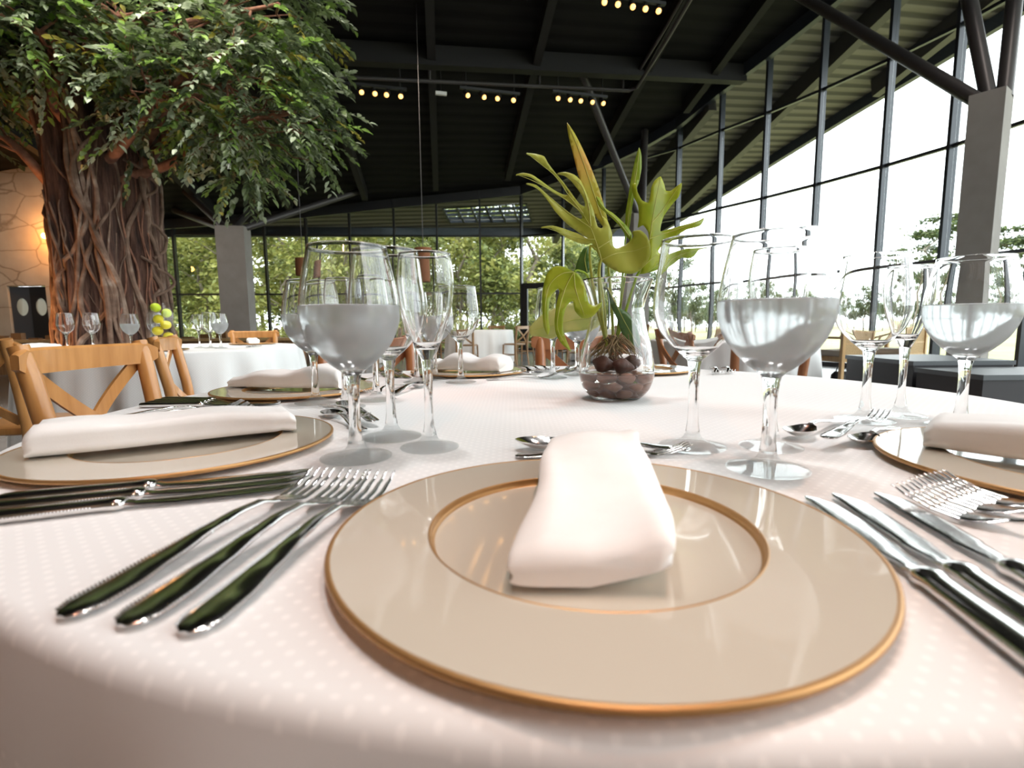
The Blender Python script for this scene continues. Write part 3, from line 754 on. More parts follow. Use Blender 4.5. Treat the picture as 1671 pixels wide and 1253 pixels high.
LM = dict(
 green=leaf_mat('leaf_green', (.28,.42,.03), (.40,.52,.05), .3, .42, 25),
 bright=leaf_mat('leaf_bright', (.34,.45,.03), (.48,.55,.045), .3, .42, 25),
 olive=leaf_mat('leaf_olive', (.38,.45,.06), (.52,.54,.10), .35, .38, 18),
 pale=leaf_mat('leaf_pale', (.52,.56,.18), (.62,.63,.26), .4, .35, 20),
 deep=leaf_mat('leaf_deep', (.05,.13,.03), (.09,.19,.04), .3, .15, 20),
 blush=leaf_mat('leaf_blush', (.50,.52,.06), (.72,.40,.10), .4, .35, 9),
 rib=leaf_mat('leaf_rib', (.48,.52,.10), (.55,.58,.14), .4, .2, 20))
def inside(p, poly):
    c = False; j = len(poly)-1
    for i in range(len(poly)):
        a, b = poly[i], poly[j]
        if (a[1] > p[1]) != (b[1] > p[1]) and p[0] < (b[0]-a[0])*(p[1]-a[1])/(b[1]-a[1])+a[0]: c = not c
        j = i
    return c
def make_leaf(key, m, bend, label, grid=.0065, rw=.0011):
    Y, poly = LEAF[key]
    # refine the outline a little
    P = [Vector(p) for p in poly]; Q = []
    k = len(P)
    for i in range(k):
        p0, p1, p2, p3 = P[i-1], P[i], P[(i+1)%k], P[(i+2)%k]
        nn = 3 if (p2-p1).length > .008 else 2
        for s in range(nn):
            u = s/nn
            cr = .5*((2*p1)+(p2-p0)*u+(2*p0-5*p1+4*p2-p3)*u*u+(3*p1-p0-3*p2+p3)*u**3)
            Q.append(cr*.6 + (p1*(1-u)+p2*u)*.4)
    x0 = min(p.x for p in Q); x1 = max(p.x for p in Q); z0 = min(p.y for p in Q); z1 = max(p.y for p in Q)
    pts = list(Q); z = z0
    while z < z1:
        x = x0
        while x < x1:
            v = Vector((x, z))
            if inside(v, Q) and min((v-q).length for q in Q) > grid*.45: pts.append(v)
            x += grid
        z += grid
    n = len(Q)
    V, E, F, *_ = delaunay_2d_cdt(pts, [(i, (i+1)%n) for i in range(n)], [], 1, 1e-6)
    f = lambda p: Y + bend(p[0], p[1])
    g = G(); g.add([(p.x, f(p), p.y) for p in V], [tuple(t) for t in F])
    o = pl_part('leaf', g, m, label=label)
    md = o.modifiers.new('thickness', 'SOLIDIFY'); md.thickness = .0007; md.offset = 0
    g = G()
    for rb in RIB.get(key, []):
        pp = curve(rb, 5)
        g.tube([(p[0], f(p)-.0006, p[1]) for p in pp], [rw*(1-.75*i/(len(pp)-1)) for i in range(len(pp))], 6)
    if g.v: pl_part('rib', g, LM['rib'], o)
    return o
LEAF['sunk'] = (.962, [((x-.195)*.84+.193, z) for x, z in LEAF['sunk'][1]]); RIB['sunk'] = [[((x-.195)*.84+.193, z) for x, z in r] for r in RIB['sunk']]
LEAF['pale_low'] = (1.06, [(x*1.12, (z-.901)*1.12+.901) for x, z in LEAF['pale_low'][1]]); RIB['pale_low'] = [[(x*1.12, (z-.901)*1.12+.901) for x, z in r] for r in RIB['pale_low']]
S = math.sin
make_leaf('tall', LM['blush'], lambda x,z: .012*S((x-.14)*60)*.3 + .5*(z-1.08)**2, 'tall narrow leaf with orange middle and brown tip')
make_leaf('right_blade', LM['green'], lambda x,z: .4*(z-1.06)**2, 'straight narrow leaf rising at the right')
make_leaf('right_lobed', LM['bright'], lambda x,z: .006*S(x*70)+.35*(x-.25)**2*3-.25*(z-1.0)*.2, 'lobed bright leaf at the right')
make_leaf('right_lower', LM['green'], lambda x,z: .004*S(x*90)+.1*(x-.25), 'thin frayed lobe reaching right behind the wine glass')
make_leaf('left_lobed', LM['olive'], lambda x,z: -.9*(x-.14)**2 + .12*(z-1.03)*.5 + .004*S(x*80+z*40), 'large leaf with five long fingers reaching left')
make_leaf('drooping', LM['bright'], lambda x,z: -.25*max(0,.99-z)*.6 + .003*S(z*80), 'drooping split leaf over the left rim')
make_leaf('pale_low', LM['pale'], lambda x,z: .05*(.16-x)+.2*(z-.9), 'pale leaf hanging low at the left')
make_leaf('sunk', LM['deep'], lambda x,z: .004*S(x*60), 'dark green leaf inside the vase')
make_leaf('curled', LM['green'], lambda x,z: .1*(x-.19), 'small wavy leaf in the middle')
make_leaf('back', LM['deep'], lambda x,z: 0, 'darker leaf behind the left stem')
def stem(pts, r, m='olive', lab=None):
    pp = []
    P = [pts[0]]+pts+[pts[-1]]
    for i in range(1, len(P)-2):
        p0,p1,p2,p3 = [Vector(q) for q in P[i-1:i+3]]
        for k in range(6):
            u = k/6
            pp.append(.5*((2*p1)+(p2-p0)*u+(2*p0-5*p1+4*p2-p3)*u*u+(3*p1-p0-3*p2+p3)*u**3))
    pp.append(Vector(pts[-1])); g = G()
    g.tube(pp, [r*(1-.35*i/(len(pp)-1)) for i in range(len(pp))], 8)
    pl_part('stem', g, LM[m])
stem([(.178,.95,.858),(.161,.945,.9096),(.1448,.94,.9838),(.1412,.94,1.0352),(.151,.935,1.03)], .0032)
stem([(.176,.952,.858),(.166,.945,.905),(.157,.935,.985),(.160,.934,1.012)], .0036)
stem([(.192,.962,.8595),(.2074,.965,.905),(.231,.97,.9813),(.2430,.973,1.0)], .0034, 'green')
stem([(.174,.952,.862),(.158,.946,.925),(.139,.938,.981),(.120,.916,.992),(.1094,.905,.9899)], .0026, 'green')
stem([(.190,.962,.862),(.186,.972,.95),(.180,.988,1.04),(.178,.99,1.085)], .003)
stem([(.198,.962,.862),(.205,.972,.95),(.212,.984,1.03),(.2145,.985,1.065)], .0026, 'green')
stem([(.178,.962,.862),(.176,.985,.93),(.172,1.008,.983),(.172,1.035,.978),(.178,1.056,.92),(.176,1.060,.905)], .0022, 'pale')
stem([(.194,.962,.862),(.205,.965,.95),(.218,.96,1.05),(.2185,.96,1.056)], .0022, 'green')
# ------------------------------------------------------------------ the hall
def roofz(x, y): return 8.494 + .1233*x - .2028*y
WP = [(-11.35,15.6),(-10.07,15.8),(-8.8,15.98),(-7.52,16.16),(-6.29,16.27),(-4.97,16.34),(-3.62,16.42),(-2.31,16.53),(-.97,16.62),(.34,16.72),(1.6,16.17),(2.75,15.7),(3.7,15.0),(4.46,14.16),(5.07,12.93),(5.67,11.91),(6.21,10.8),(6.7,9.59),(7.03,8.55),(7.25,7.3),(7.36,6.0),(7.36,4.7),(7.25,3.4),(7.05,2.1),(6.75,.8),(6.35,-.5),(5.85,-1.7)]
EP = [(-12.5,15.55),(-11.0,16.08),(-9.6,16.58),(-8.0,17.15),(-6.6,17.64),(-5.1,18.17),(-3.6,18.71),(-2.1,19.24),(-.6,19.77),(.9,20.3),(3.0,21.05),(4.8,21.7),(6.0,22.1),(6.68,20.75),(7.6,18.6),(8.4,16.6),(9.2,14.7),(10.0,13.0),(10.6,11.7),(11.2,10.2),(11.8,8.8),(12.5,7.3),(13.1,5.9),(13.7,4.4),(14.3,3.0),(14.9,1.7),(15.5,.3)]
def slab(g, poly, z0, z1):
    """horizontal or sloped slab over a polygon; z0/z1 give bottom and top heights"""
    V, E, F, *_ = delaunay_2d_cdt([Vector(p) for p in poly], [(i,(i+1)%len(poly)) for i in range(len(poly))], [], 1, 1e-6)
    n = len(V)
    F = [tuple(f) if (V[f[1]]-V[f[0]]).cross(V[f[2]]-V[f[0]]) > 0 else tuple(f)[::-1] for f in F]
    vs = [(p.x, p.y, z0(p.x,p.y)) for p in V] + [(p.x, p.y, z1(p.x,p.y)) for p in V]
    fs = [f[::-1] for f in F] + [tuple(i+n for i in f) for f in F]
    k = len(poly)
    area = sum(poly[i][0]*poly[(i+1)%k][1]-poly[(i+1)%k][0]*poly[i][1] for i in range(k))
    for i in range(k):
        a, b = (i, (i+1)%k) if area > 0 else ((i+1)%k, i)
        fs.append((a, b, b+n, a+n))
    g.add(vs, fs)
room = [(-17,12.62),(-10.6,12.4)] + WP + [(5.6,-3.2),(-17,-3.2)]
g = G(); slab(g, room, lambda x,y: -.15, lambda x,y: 0); struct('floor', g, M['floor'])
g = G(); slab(g, [(p[0]*1.0, p[1]) for p in room], lambda x,y: roofz(x,y), lambda x,y: roofz(x,y)+.16); struct('ceiling', g, M['ceil'])
# overhanging roof outside the glass, with the skylight opening at the back
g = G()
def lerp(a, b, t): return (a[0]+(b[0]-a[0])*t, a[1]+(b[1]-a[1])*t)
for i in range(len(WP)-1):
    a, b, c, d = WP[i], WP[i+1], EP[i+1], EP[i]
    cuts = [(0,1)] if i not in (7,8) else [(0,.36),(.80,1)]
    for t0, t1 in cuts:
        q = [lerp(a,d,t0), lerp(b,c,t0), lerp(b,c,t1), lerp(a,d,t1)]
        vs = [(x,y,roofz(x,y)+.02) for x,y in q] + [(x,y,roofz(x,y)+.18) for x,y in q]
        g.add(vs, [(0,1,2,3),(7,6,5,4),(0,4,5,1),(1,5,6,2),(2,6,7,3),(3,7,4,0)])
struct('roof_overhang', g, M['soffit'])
sk = thing('skylight', 'white lattice skylight in the roof outside the rear windows', 'skylight', (0,0,0))
g = G()
for i in (7,8):
    for t in (.36,.47,.58,.69,.80):
        p, q = lerp(WP[i],EP[i],t), lerp(WP[i+1],EP[i+1],t)
        g.bar((*p,roofz(*p)+.05), (*q,roofz(*q)+.05), .07, .09)
    for u in (0,.33,.66,1):
        w, e = lerp(WP[i],WP[i+1],u), lerp(EP[i],EP[i+1],u)
        p, q = lerp(w,e,.36), lerp(w,e,.80)
        g.bar((*p,roofz(*p)+.05), (*q,roofz(*q)+.05), .06, .12)
part('lattice', g, M['mull'], sk, False)
g = G()
for i in (7,8):
    q = [lerp(WP[i],EP[i],.36), lerp(WP[i+1],EP[i+1],.36), lerp(WP[i+1],EP[i+1],.80), lerp(WP[i],EP[i],.80)]
    g.add([(x,y,roofz(x,y)+.13) for x,y in q]+[(x,y,roofz(x,y)+.15) for x,y in q], [(0,1,2,3),(7,6,5,4),(0,4,5,1),(1,5,6,2),(2,6,7,3),(3,7,4,0)])
part('pane', g, M['pane'], sk, False)
# eaves beam and rafters outside
g = G()
for i in range(len(EP)-1):
    a, b = EP[i], EP[i+1]
    g.bar((*a,roofz(*a)-.10), (*b,roofz(*b)-.10), .16, .34)
struct('eaves_beam', g, M['mull'])
def inroom(p): return inside(p, room)
def rafter(name, a, b, w, h, drop):
    m = M['beam' if name == 'ceiling_beam' else 'strut']
    g = G(); g.bar((*a,roofz(*a)-drop), (*b,roofz(*b)-drop), w, h)
    o = struct(name, g, m); return o
for x10, y0, y1 in ((7.47,10.2,19.4),(9.6,9.0,13.6),(11.4,5.0,9.6),(5.35,13.2,21.6),(3.2,15.9,20.9)):
    rafter('roof_beam', (x10-.135*(y0-10), y0), (x10-.135*(y1-10), y1), .2, .42, .22)
# inside: long purlins and one cross beam under the black deck
for x10 in (-9.9,-7.8,-5.7,-3.5,-1.42,.68,3.17,4.8):
    y1 = 15.6
    a, b = (x10-.135*(-3-10), -3), (x10-.135*(y1-10), y1)
    while not inroom(b) or not inroom((b[0]+.3,b[1]+.3)):
        y1 -= .2; b = (x10-.135*(y1-10), y1)
    y0 = -3
    while not inroom((a[0]+.3,a[1])):
        y0 += .2; a = (x10-.135*(y0-10), y0)
    rafter('ceiling_beam', a, b, .16, .30, .15)
for y0, xa, xb in ((10.95,-16.5,5.3),(5.5,-16.5,6.9),(.2,-16.5,6.2)):
    rafter('ceiling_beam', (xa, y0+.27*(xa)), (xb, y0+.27*xb), .22, .36, .18) if inroom((xb, y0+.27*xb)) else rafter('ceiling_beam', (xa, y0+.27*xa), (xb-1, y0+.27*(xb-1)), .22, .36, .18)
# glass walls, bay by bay
T1, T2, T3 = 1.865, 3.646, 5.45
DOOR = 9
for i in range(len(WP)-1):
    a, b = Vector(WP[i]), Vector(WP[i+1])
    ra, rb = roofz(*a), roofz(*b)
    d = (b-a).normalized(); nrm = Vector((d.y, -d.x))     # towards the room
    if (Vector((0,5))-a).dot(nrm) < 0: nrm = -nrm
    g = G()
    m3 = Matrix(((d.x, nrm.x, 0, a.x),(d.y, nrm.y, 0, a.y),(0,0,1,0),(0,0,0,1)))
    L = (b-a).length
    g.box((-.028,-.07,0),(.028,.09,ra-.02), mat=m3)
    for z in ((T1, T2, T3) if i != DOOR else (2.15, T2, T3)):
        if z < min(ra, rb)-.35: g.box((.028,-.03,z-.027),(L-.028,.035,z+.027), mat=m3)
    if i != DOOR: g.box((.028,-.04,0),(L-.028,.045,.09), mat=m3)
    # edge beam under the roof
    pa, pb = a + nrm*.12, b + nrm*.12
    g.bar((pa.x,pa.y,ra-.14), (pb.x,pb.y,rb-.14), .14, .26)
    o = struct('window_%d' % (i+1), g, M['black'] if i < 10 else M['mull'])
    if i == DOOR:
        gg = G(); gg.box((.03,-.005,2.18),(L-.03,.007,min(ra,rb)-.1), mat=m3)
    else:
        gg = G(); gg.box((.03,-.005,.09),(L-.03,.007,min(ra,rb)-.1), mat=m3)
        # sloping head of the pane
        p = [m3 @ Vector(q) for q in ((.03,-.005,min(ra,rb)-.1),(L-.03,-.005,min(ra,rb)-.1),(L-.03,-.005,rb-.02),(.03,-.005,ra-.02),(.03,.007,min(ra,rb)-.1),(L-.03,.007,min(ra,rb)-.1),(L-.03,.007,rb-.02),(.03,.007,ra-.02))]
        gg.add(p, [(0,1,2,3),(7,6,5,4),(0,4,5,1),(1,5,6,2),(2,6,7,3),(3,7,4,0)])
    part('pane', gg, M['pane'], o, False)
    if i == DOOR:
        gd = G()
        gd.box((.03,-.05,0),(.20,.05,2.12), mat=m3); gd.box((L-.16,-.05,0),(L-.03,.05,2.12), mat=m3)
        gd.box((.20,-.05,2.0),(L-.16,.05,2.12), mat=m3); gd.box((.20,-.05,.0),(L-.16,.05,.12), mat=m3)
        dd = struct('door_1', gd, M['black'])
        gp = G(); gp.box((.20,-.005,.12),(L-.16,.007,2.0), mat=m3); part('pane', gp, M['pane'], dd, False)
        gh = G(); gh.tube([m3 @ Vector((L-.22,.09,.8)), m3 @ Vector((L-.22,.09,1.5))], .015, 8); part('door_handle', gh, M['steel'], dd)
# stone wall on the left with a pair of doors
g = G()
def wallbox(x0, x1, z0, z1): 
    vs = []
    for x in (x0, x1):
        y = 12.62 - (x+17)*(.22/6.4)
        vs.append((x,y))
    (xa,ya),(xb,yb) = vs
    g.add([(xa,ya,z0),(xb,yb,z0),(xb,yb+.3,z0),(xa,ya+.3,z0),(xa,ya,z1),(xb,yb,z1),(xb,yb+.3,z1),(xa,ya+.3,z1)], [(3,2,1,0),(4,5,6,7),(0,1,5,4),(1,2,6,5),(2,3,7,6),(3,0,4,7)])
wallbox(-17,-12.01,0,5.0); wallbox(-11.06,-10.6,0,5.0); wallbox(-12.01,-11.06,1.9,5.0)
g.add([(-10.6,12.4,0),(-10.6,12.7,0),(-11.2,15.5,0),(-11.5,15.5,0),(-10.6,12.4,4.2),(-10.6,12.7,4.2),(-11.2,15.5,3.8),(-11.5,15.5,3.8)], [(0,1,2,3),(7,6,5,4),(0,4,5,1),(1,5,6,2),(2,6,7,3),(3,7,4,0)])
struct('wall_left', g, M['stone'])
g = G(); g.box((-17.2,-3.2,0),(-17,12.6,7)); struct('wall_side', g, M['stone'])
g = G(); g.box((-17,-3.4,0),(5.6,-3.2,9)); struct('wall_rear', g, mat('rear_wall_paint', (.30,.22,.17), .9))
def porthole_door(name, x0, x1, rot, m):
    g = G(); w = x1-x0; n = 40
    out = [(-w/2,0),(w/2,0),(w/2,1.88),(-w/2,1.88)]
    cx, cz, rx, rz = 0, 1.40, .13, .21
    hole = [(cx+rx*math.cos(2*PI*k/n), cz+rz*math.sin(2*PI*k/n)) for k in range(n)]
    V, E, F, *_ = delaunay_2d_cdt([Vector(p) for p in out+hole], [(i,(i+1)%4) for i in range(4)]+[(4+i,4+(i+1)%n) for i in range(n)], [], 1, 1e-6)
    F = [f for f in F if not all(i >= 4 for i in f)]
    k = len(V)
    F = [tuple(f) if (V[f[1]]-V[f[0]]).cross(V[f[2]]-V[f[0]]) > 0 else tuple(f)[::-1] for f in F]
    g.add([(p.x,-.03,p.y) for p in V]+[(p.x,.03,p.y) for p in V], [f for f in F]+[tuple(i+k for i in f)[::-1] for f in F]
          + [(1,0,k,1+k),(2,1,1+k,2+k),(3,2,2+k,3+k),(0,3,3+k,k)] + [(4+i,4+(i+1)%n,4+(i+1)%n+k,4+i+k) for i in range(n)])
    o = struct(name, g, m)
    gp = G(); gp.loft([[(p[0],-.012,p[1]) for p in hole[::-1]],[(p[0],.012,p[1]) for p in hole[::-1]]]); part('pane', gp, mat('frosted_pane', (.55,.6,.55), .5, trans=.35), o, True, 30, label='pale oval porthole pane')
    o.location = ((x0+x1)/2, 12.62-((x0+x1)/2+17)*.0344+.12, 0); o.rotation_euler = (0,0,rot)
    return o
porthole_door('door_2', -12.0, -11.54, .12, mat('door_charcoal', (.05,.055,.065), .4)); porthole_door('door_3', -11.53, -11.07, .05, mat('door_black', (.012,.012,.013), .4))
# columns with their roof struts
def column(name, c, w, d, h, rot, ends, lab):
    t = thing(name, lab, 'column', (c[0],c[1],0), rot)
    g = G(); g.box((-w/2,-d/2,0),(w/2,d/2,h)); part('shaft', g, M['column'], t, False)
    im = Matrix.Rotation(-rot, 4, 'Z') @ Matrix.Translation((-c[0],-c[1],0))
    for k, (off, e) in enumerate(ends):
        g = G()
        z = roofz(*e[:2]) - .03 if len(e) == 2 else e[2]
        g.tube([im @ Vector((c[0]+off[0], c[1]+off[1], h-.05)), im @ Vector((e[0],e[1],z))], .085, 12)
        part('strut', g, M['strut'], t)
    return t
column('column', (5.86,6.62), .34, .36, 3.62, -.95, [((-.12,.05),(5.0,10.2)),((.02,.05),(5.95,7.96)),((.14,-.02),(6.85,7.5))], 'grey column at the right with three dark struts to the roof')
column('column', (-6.82,13.0), .66, .46, 3.31, .12, [((-.15,0),(-8.7,14.3)),((.0,0),(-7.2,15.3)),((.2,0),(-4.3,15.5)),((-.2,.1),(-9.6,15.2))], 'grey column at the left rear with dark struts to the roof')
column('column', (3.35,13.9), .5, .4, 3.7, .3, [((0,0),(1.50,11.65)),((.1,0),(3.6,14.4))], 'column behind the leafy vase with one long strut')
# low banquette, plinths, pipes
t = thing('banquette', 'long low brown wooden banquette before the rear windows, left half', 'bench', (-7.2,10.2,0))
g = G(); g.box((-4.5,-.3,0),(3.0,.3,.62)); part('body', g, M['wood_dark'], t, False)
g = G(); g.box((-4.54,-.34,.62),(3.04,.34,.67)); part('top_board', g, M['wood_light'], t, False)
g = G()
for k in range(21): g.box((-4.3+k*.335,-.05,.67),(-4.3+k*.335+.20,.05,.70+.05*((k*7)%3)))
part('backrest_slats', g, M['wood_dark'], t, False)
def plinth(x0, x1, y0, y1, h, lab):
    t = thing('plinth', lab, 'plinth', ((x0+x1)/2,(y0+y1)/2,0)); w, d = (x1-x0)/2, (y1-y0)/2
    g = G(); g.box((-w,-d,0),(w,d,h-.03)); part('body', g, M['plinth'], t, False)
    g = G(); g.box((-w-.01,-d-.01,h-.03),(w+.01,d+.01,h)); part('top_slab', g, M['plinth_lit_top'], t, False)
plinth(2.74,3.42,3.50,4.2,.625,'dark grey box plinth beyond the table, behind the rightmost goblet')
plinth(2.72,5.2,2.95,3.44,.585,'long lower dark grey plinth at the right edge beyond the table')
# service pipes and the track lights
t = thing('ceiling_pipe', 'pair of thin dark pipes with hangers running under the black ceiling', 'pipe', (0,0,0))
pl = [(-8.5,8.8),(-2.95,10.29),(2.6,11.82),(2.74,11.75),(3.0,10.4),(3.6,6.5),(4.2,2.5)]
for off, r in ((.52,.035),(.26,.03)):
    g = G(); g.tube([(x,y,roofz(x,y)-off) for x,y in pl], r, 10); part('pipe', g, M['strut'], t)
for x, y in ((-1.55,10.67),(.62,11.27),(2.45,11.78),(-5,9.74)):
    g = G(); g.tube([(x,y,roofz(x,y)+.0),(x,y,roofz(x,y)-.55)], .022, 8); g.ball((x,y,roofz(x,y)-.14), .05, 8, 5); part('hanger', g, M['strut'], t)
TRK = []
def track(c, ang, n, lab, seed, lit=True):
    z = roofz(*c) - .62
    r_ = random.Random(seed)
    t = thing('track_light', lab, 'track light', (c[0],c[1],z), ang, 'track lights under the ceiling')
    g = G(); g.box((-.62,-.03,-.02),(.62,.03,.03)); g.tube([(-.5,0,0),(-.5,0,.62)], .012, 6); g.tube([(.5,0,0),(.5,0,.62)], .012, 6)
    part('rail', g, M['lamp_body'], t)
    for k in range(n):
        x = -.5 + 1.0*k/(n-1)
        ax = Vector((r_.uniform(-.5,.5), -.75, -.75)).normalized()
        g = G(); p = Vector((x,0,-.1))
        g.tube([(x,0,0), p], .012, 6); g.tube([p-ax*.08, p+ax*.07], [.045,.055], 12)
        h = part('lamp_head', g, M['lamp_body'], t)
        g = G(); g.ball(p+ax*.072, .046, 10, 6, (1,1,1)); part('lens', g, M['lens'], h)
track((-2.6,10.45), .26, 5, 'track light with warm lamps just right of the tree crown', 1)
track((-.39,11.05), .26, 4, 'track light with warm lamps above the vase, middle one of three', 2)
track((1.50,11.55), .26, 5, 'track light with warm lamps beside the long slanting strut', 3)
track((2.05,9.25), .26, 5, 'track light with warm lamps at the top edge of the picture', 4)
track((-4.2,7.6), .26, 4, 'track light with warm lamps glowing through the tree crown', 5)
t = thing('emergency_light', 'small white emergency light under the ceiling pipes', 'lamp', (-1.36,10.82,roofz(-1.36,10.82)-.68), .27)
g = G(); g.box((-.11,-.03,-.03),(.11,.03,.03)); part('housing', g, M['white_plastic'], t, False)
g = G(); g.tube([(0,0,.03),(0,0,.66)], .008, 6); part('rod', g, M['lamp_body'], t)
for (x, y, z, zb, w, h, lab) in ((-1.585,9.5,1.67,0,.31,.60,'brown drum pendant lamp seen through the tall left flute'),(-4.36,11.0,1.94,0,.30,.36,'brown drum pendant lamp seen left of the big goblet')):
    t = thing('pendant_lamp', lab, 'pendant lamp', (x,y,z), 0, 'brown pendant lamps')
    g = G(); g.lathe([(w/2,0),(w/2,h),(w/2-.006,h),(w/2-.006,0),(w/2,0)], 32); g.lathe([(0,h*.9),(w/2-.006,h*.9)], 32); part('lamp_shade', g, M['shade'], t, ang=30)
    g = G(); g.tube([(0,0,h*.9),(0,0,roofz(x,y)-z-.02)], .007, 6); part('cord', g, M['strut'], t)

# ------------------------------------------------------------------ cross-back chairs
def make_chair(m, lab):
    t = thing('cross_back_chair', lab, 'chair')
    for s in (-1,1):
        g = G(); P = curve([(s*.175,-.185),(s*.178,-.19)],1)
        pts = [(s*.185,-.245,0),(s*.182,-.21,.22),(s*.180,-.195,.46),(s*.183,-.215,.62),(s*.190,-.245,.78),(s*.194,-.262,.856)]
        g.tube(pts, [.017,.020,.0245,.0245,.0235,.022], 14); part('back_post', g, m, t)
        g = G(); g.tube([(s*.19,.19,0),(s*.178,.178,.45)], [.015,.02], 10); part('front_leg', g, m, t)
        g = G()     # bent brace of the cross
        R_ = []
        for k in range(13):
            u = k/12; x = s*.192*(1-u) - s*.15*u; z = .80 - .30*u; y = -.262 + .07*u - .035*math.sin(PI*u) + (.004 if s > 0 else -.004)
            hw = .019; dx, dz = -s*.342, -.30; l = math.hypot(dx,dz); nx, nz = -dz/l, dx/l
            R_.append([(x+nx*hw, y-.0045, z+nz*hw),(x+nx*hw, y+.0045, z+nz*hw),(x-nx*hw, y+.0045, z-nz*hw),(x-nx*hw, y-.0045, z-nz*hw)])
        g.loft(R_); part('cross_brace', g, m, t, ang=30)
    g = G(); R_ = []
    for k in range(17):
        u = -1+2*k/16; x = .228*u; y = -.262 - .03*(1-u*u) + .022
        e = .55 if abs(u) > .97 else 1
        hz = .033*e
        R_.append([(x, y-.011, .818-hz),(x, y+.011, .818-hz),(x, y+.013, .818+hz*.8),(x, y+.006, .818+hz),(x, y-.006, .818+hz),(x, y-.011, .818+hz*.8)])
    g.loft(R_); part('top_rail', g, m, t, ang=40)
    g = G(); n = 48; rs = []
    for zz, e in ((.438,.96),(.445,1),(.462,1.0),(.470,.985),(.472,.95)):
        ring = []
        for j in range(n):
            a = 2*PI*j/n; ca, sa = math.cos(a), math.sin(a)
            w = .205 if sa > 0 else .195
            ring.append((w*e*abs(ca)**.55*(1 if ca > 0 else -1), .205*e*abs(sa)**.6*(1 if sa > 0 else -1)+.005, zz))
        rs.append(ring)
    g.loft(rs); part('seat', g, m, t, ang=40)
    for a, b, nm in (((-.18,.18,.2),(.18,.18,.2),'stretcher'),((-.18,.18,.24),(-.18,-.2,.24),'stretcher'),((.18,.18,.24),(.18,-.2,.24),'stretcher')):
        g = G(); g.tube([a,b], .010, 8); part(nm, g, m, t)
    return t
CH = 'cross-back wooden chairs'
def seat(src, back, face, lab, group=CH):
    """back: where the middle of the backrest stands; face: direction the chair looks (degrees)"""
    a = math.radians(face)
    r = -.24
    src.location = (back[0]-r*math.cos(a), back[1]-r*math.sin(a), 0); src.rotation_euler = (0,0,a-PI/2)
    return tag(src, lab, 'chair', group)
c0 = make_chair(M['wood'], 'x')
seat(c0, (-1.185,1.465), -3, 'honey wooden cross-back chair nearest at the left, behind the left plate')
seat(dup(c0), (-2.26,2.14), 88, 'honey wooden cross-back chair cut off by the left edge of the picture')
seat(dup(c0), (-1.66,2.50), 22, 'honey wooden chair seen edge-on, right behind the nearest left chair')
seat(dup(c0), (-2.55,5.12), -66, 'honey wooden chair at the far side of the left table')
cr = make_chair(M['wood_red'], 'x')
seat(cr, (.315,2.28), -96, 'reddish wooden chair just left of the vase, beyond the table')
seat(dup(cr), (1.12,3.55), 14, 'reddish wooden chair right of the vase, before the right round table')
seat(dup(cr), (1.43,2.84), 84, 'reddish wooden chair before the right table, behind the big right goblet')
seat(dup(cr), (-.62,2.22), -62, 'reddish wooden chair beyond the far plate, seen between the left glasses')
cf = make_chair(M['wood_far'], 'x')
FT = [((-.75,12.2),.78,'far round table with white cloth left of the vase, by the rear windows'),((-3.9,12.0),.78,'far round table with white cloth behind the tall left glasses'),((2.25,12.75),.78,'far round table with white cloth behind the vase')]
first = True
for ti, (c, R, lab) in enumerate(FT):
    make_cloth('tablecloth', lab, c, R, 30+ti, 96, TOP, 'cloths of the far tables', .08, 13)
    names = ('left round table', 'middle', 'x')
    for k, (deg, w) in enumerate(((-100,'in front'),(-45,'front right'),(15,'right'),(75,'behind'),(140,'rear left'),(200,'left'))):
        a = math.radians(deg + 9*ti); d = R + .62
        o = cf if first else dup(cf); first = False
        seat(o, (c[0]+d*math.cos(a), c[1]+d*math.sin(a)), deg+9*ti+180, 'walnut chair %s of the %s' % ({'in front':'in front','front right':'at the front right','right':'at the right side','behind':'on the far side','rear left':'at the rear left','left':'at the left side'}[w], ('far table left of the vase','far table behind the left glasses','far table behind the vase')[ti]), 'chairs at the far tables')
# ------------------------------------------------------------------ the neighbouring tables
T2 = (-2.3,3.52)
make_cloth('tablecloth', 'white cloth of the round table at the left, beyond the wooden chairs', T2, .80, 21, 200, TOP, None, .11, 15)
T3c = (1.98,4.68)
make_cloth('tablecloth', 'white cloth of the round table right of the vase, beyond the reddish chairs', T3c, .70, 23, 160, .74, None, .09, 13)
G2_ = 'glasses on the neighbouring tables'
for kind, x, y, lab in (('wine',-2.77,3.22,'wine glass on the left table, leftmost before the tree trunk'),('flute',-2.71,3.34,'flute on the left table between two wine glasses'),('wine',-2.64,3.26,'wine glass on the left table, right one of the leftmost cluster'),
   ('water',-2.37,3.22,'half-full goblet on the left table before the trunk'),('wine',-2.275,3.31,'wine glass on the left table next to the lemon vase'),
   ('flute',-2.055,3.40,'flute on the left table right of the lemon vase'),('wine',-1.96,3.36,'wine glass on the left table below the grey column'),('water',-1.865,3.31,'half-full goblet on the left table, rightmost there'),
   ('water',1.335,4.62,'goblet on the right table seen just right of the vase'),):
    make_glass(kind, x, y, lab, G2_, TOP if x < 0 else .74, 32)
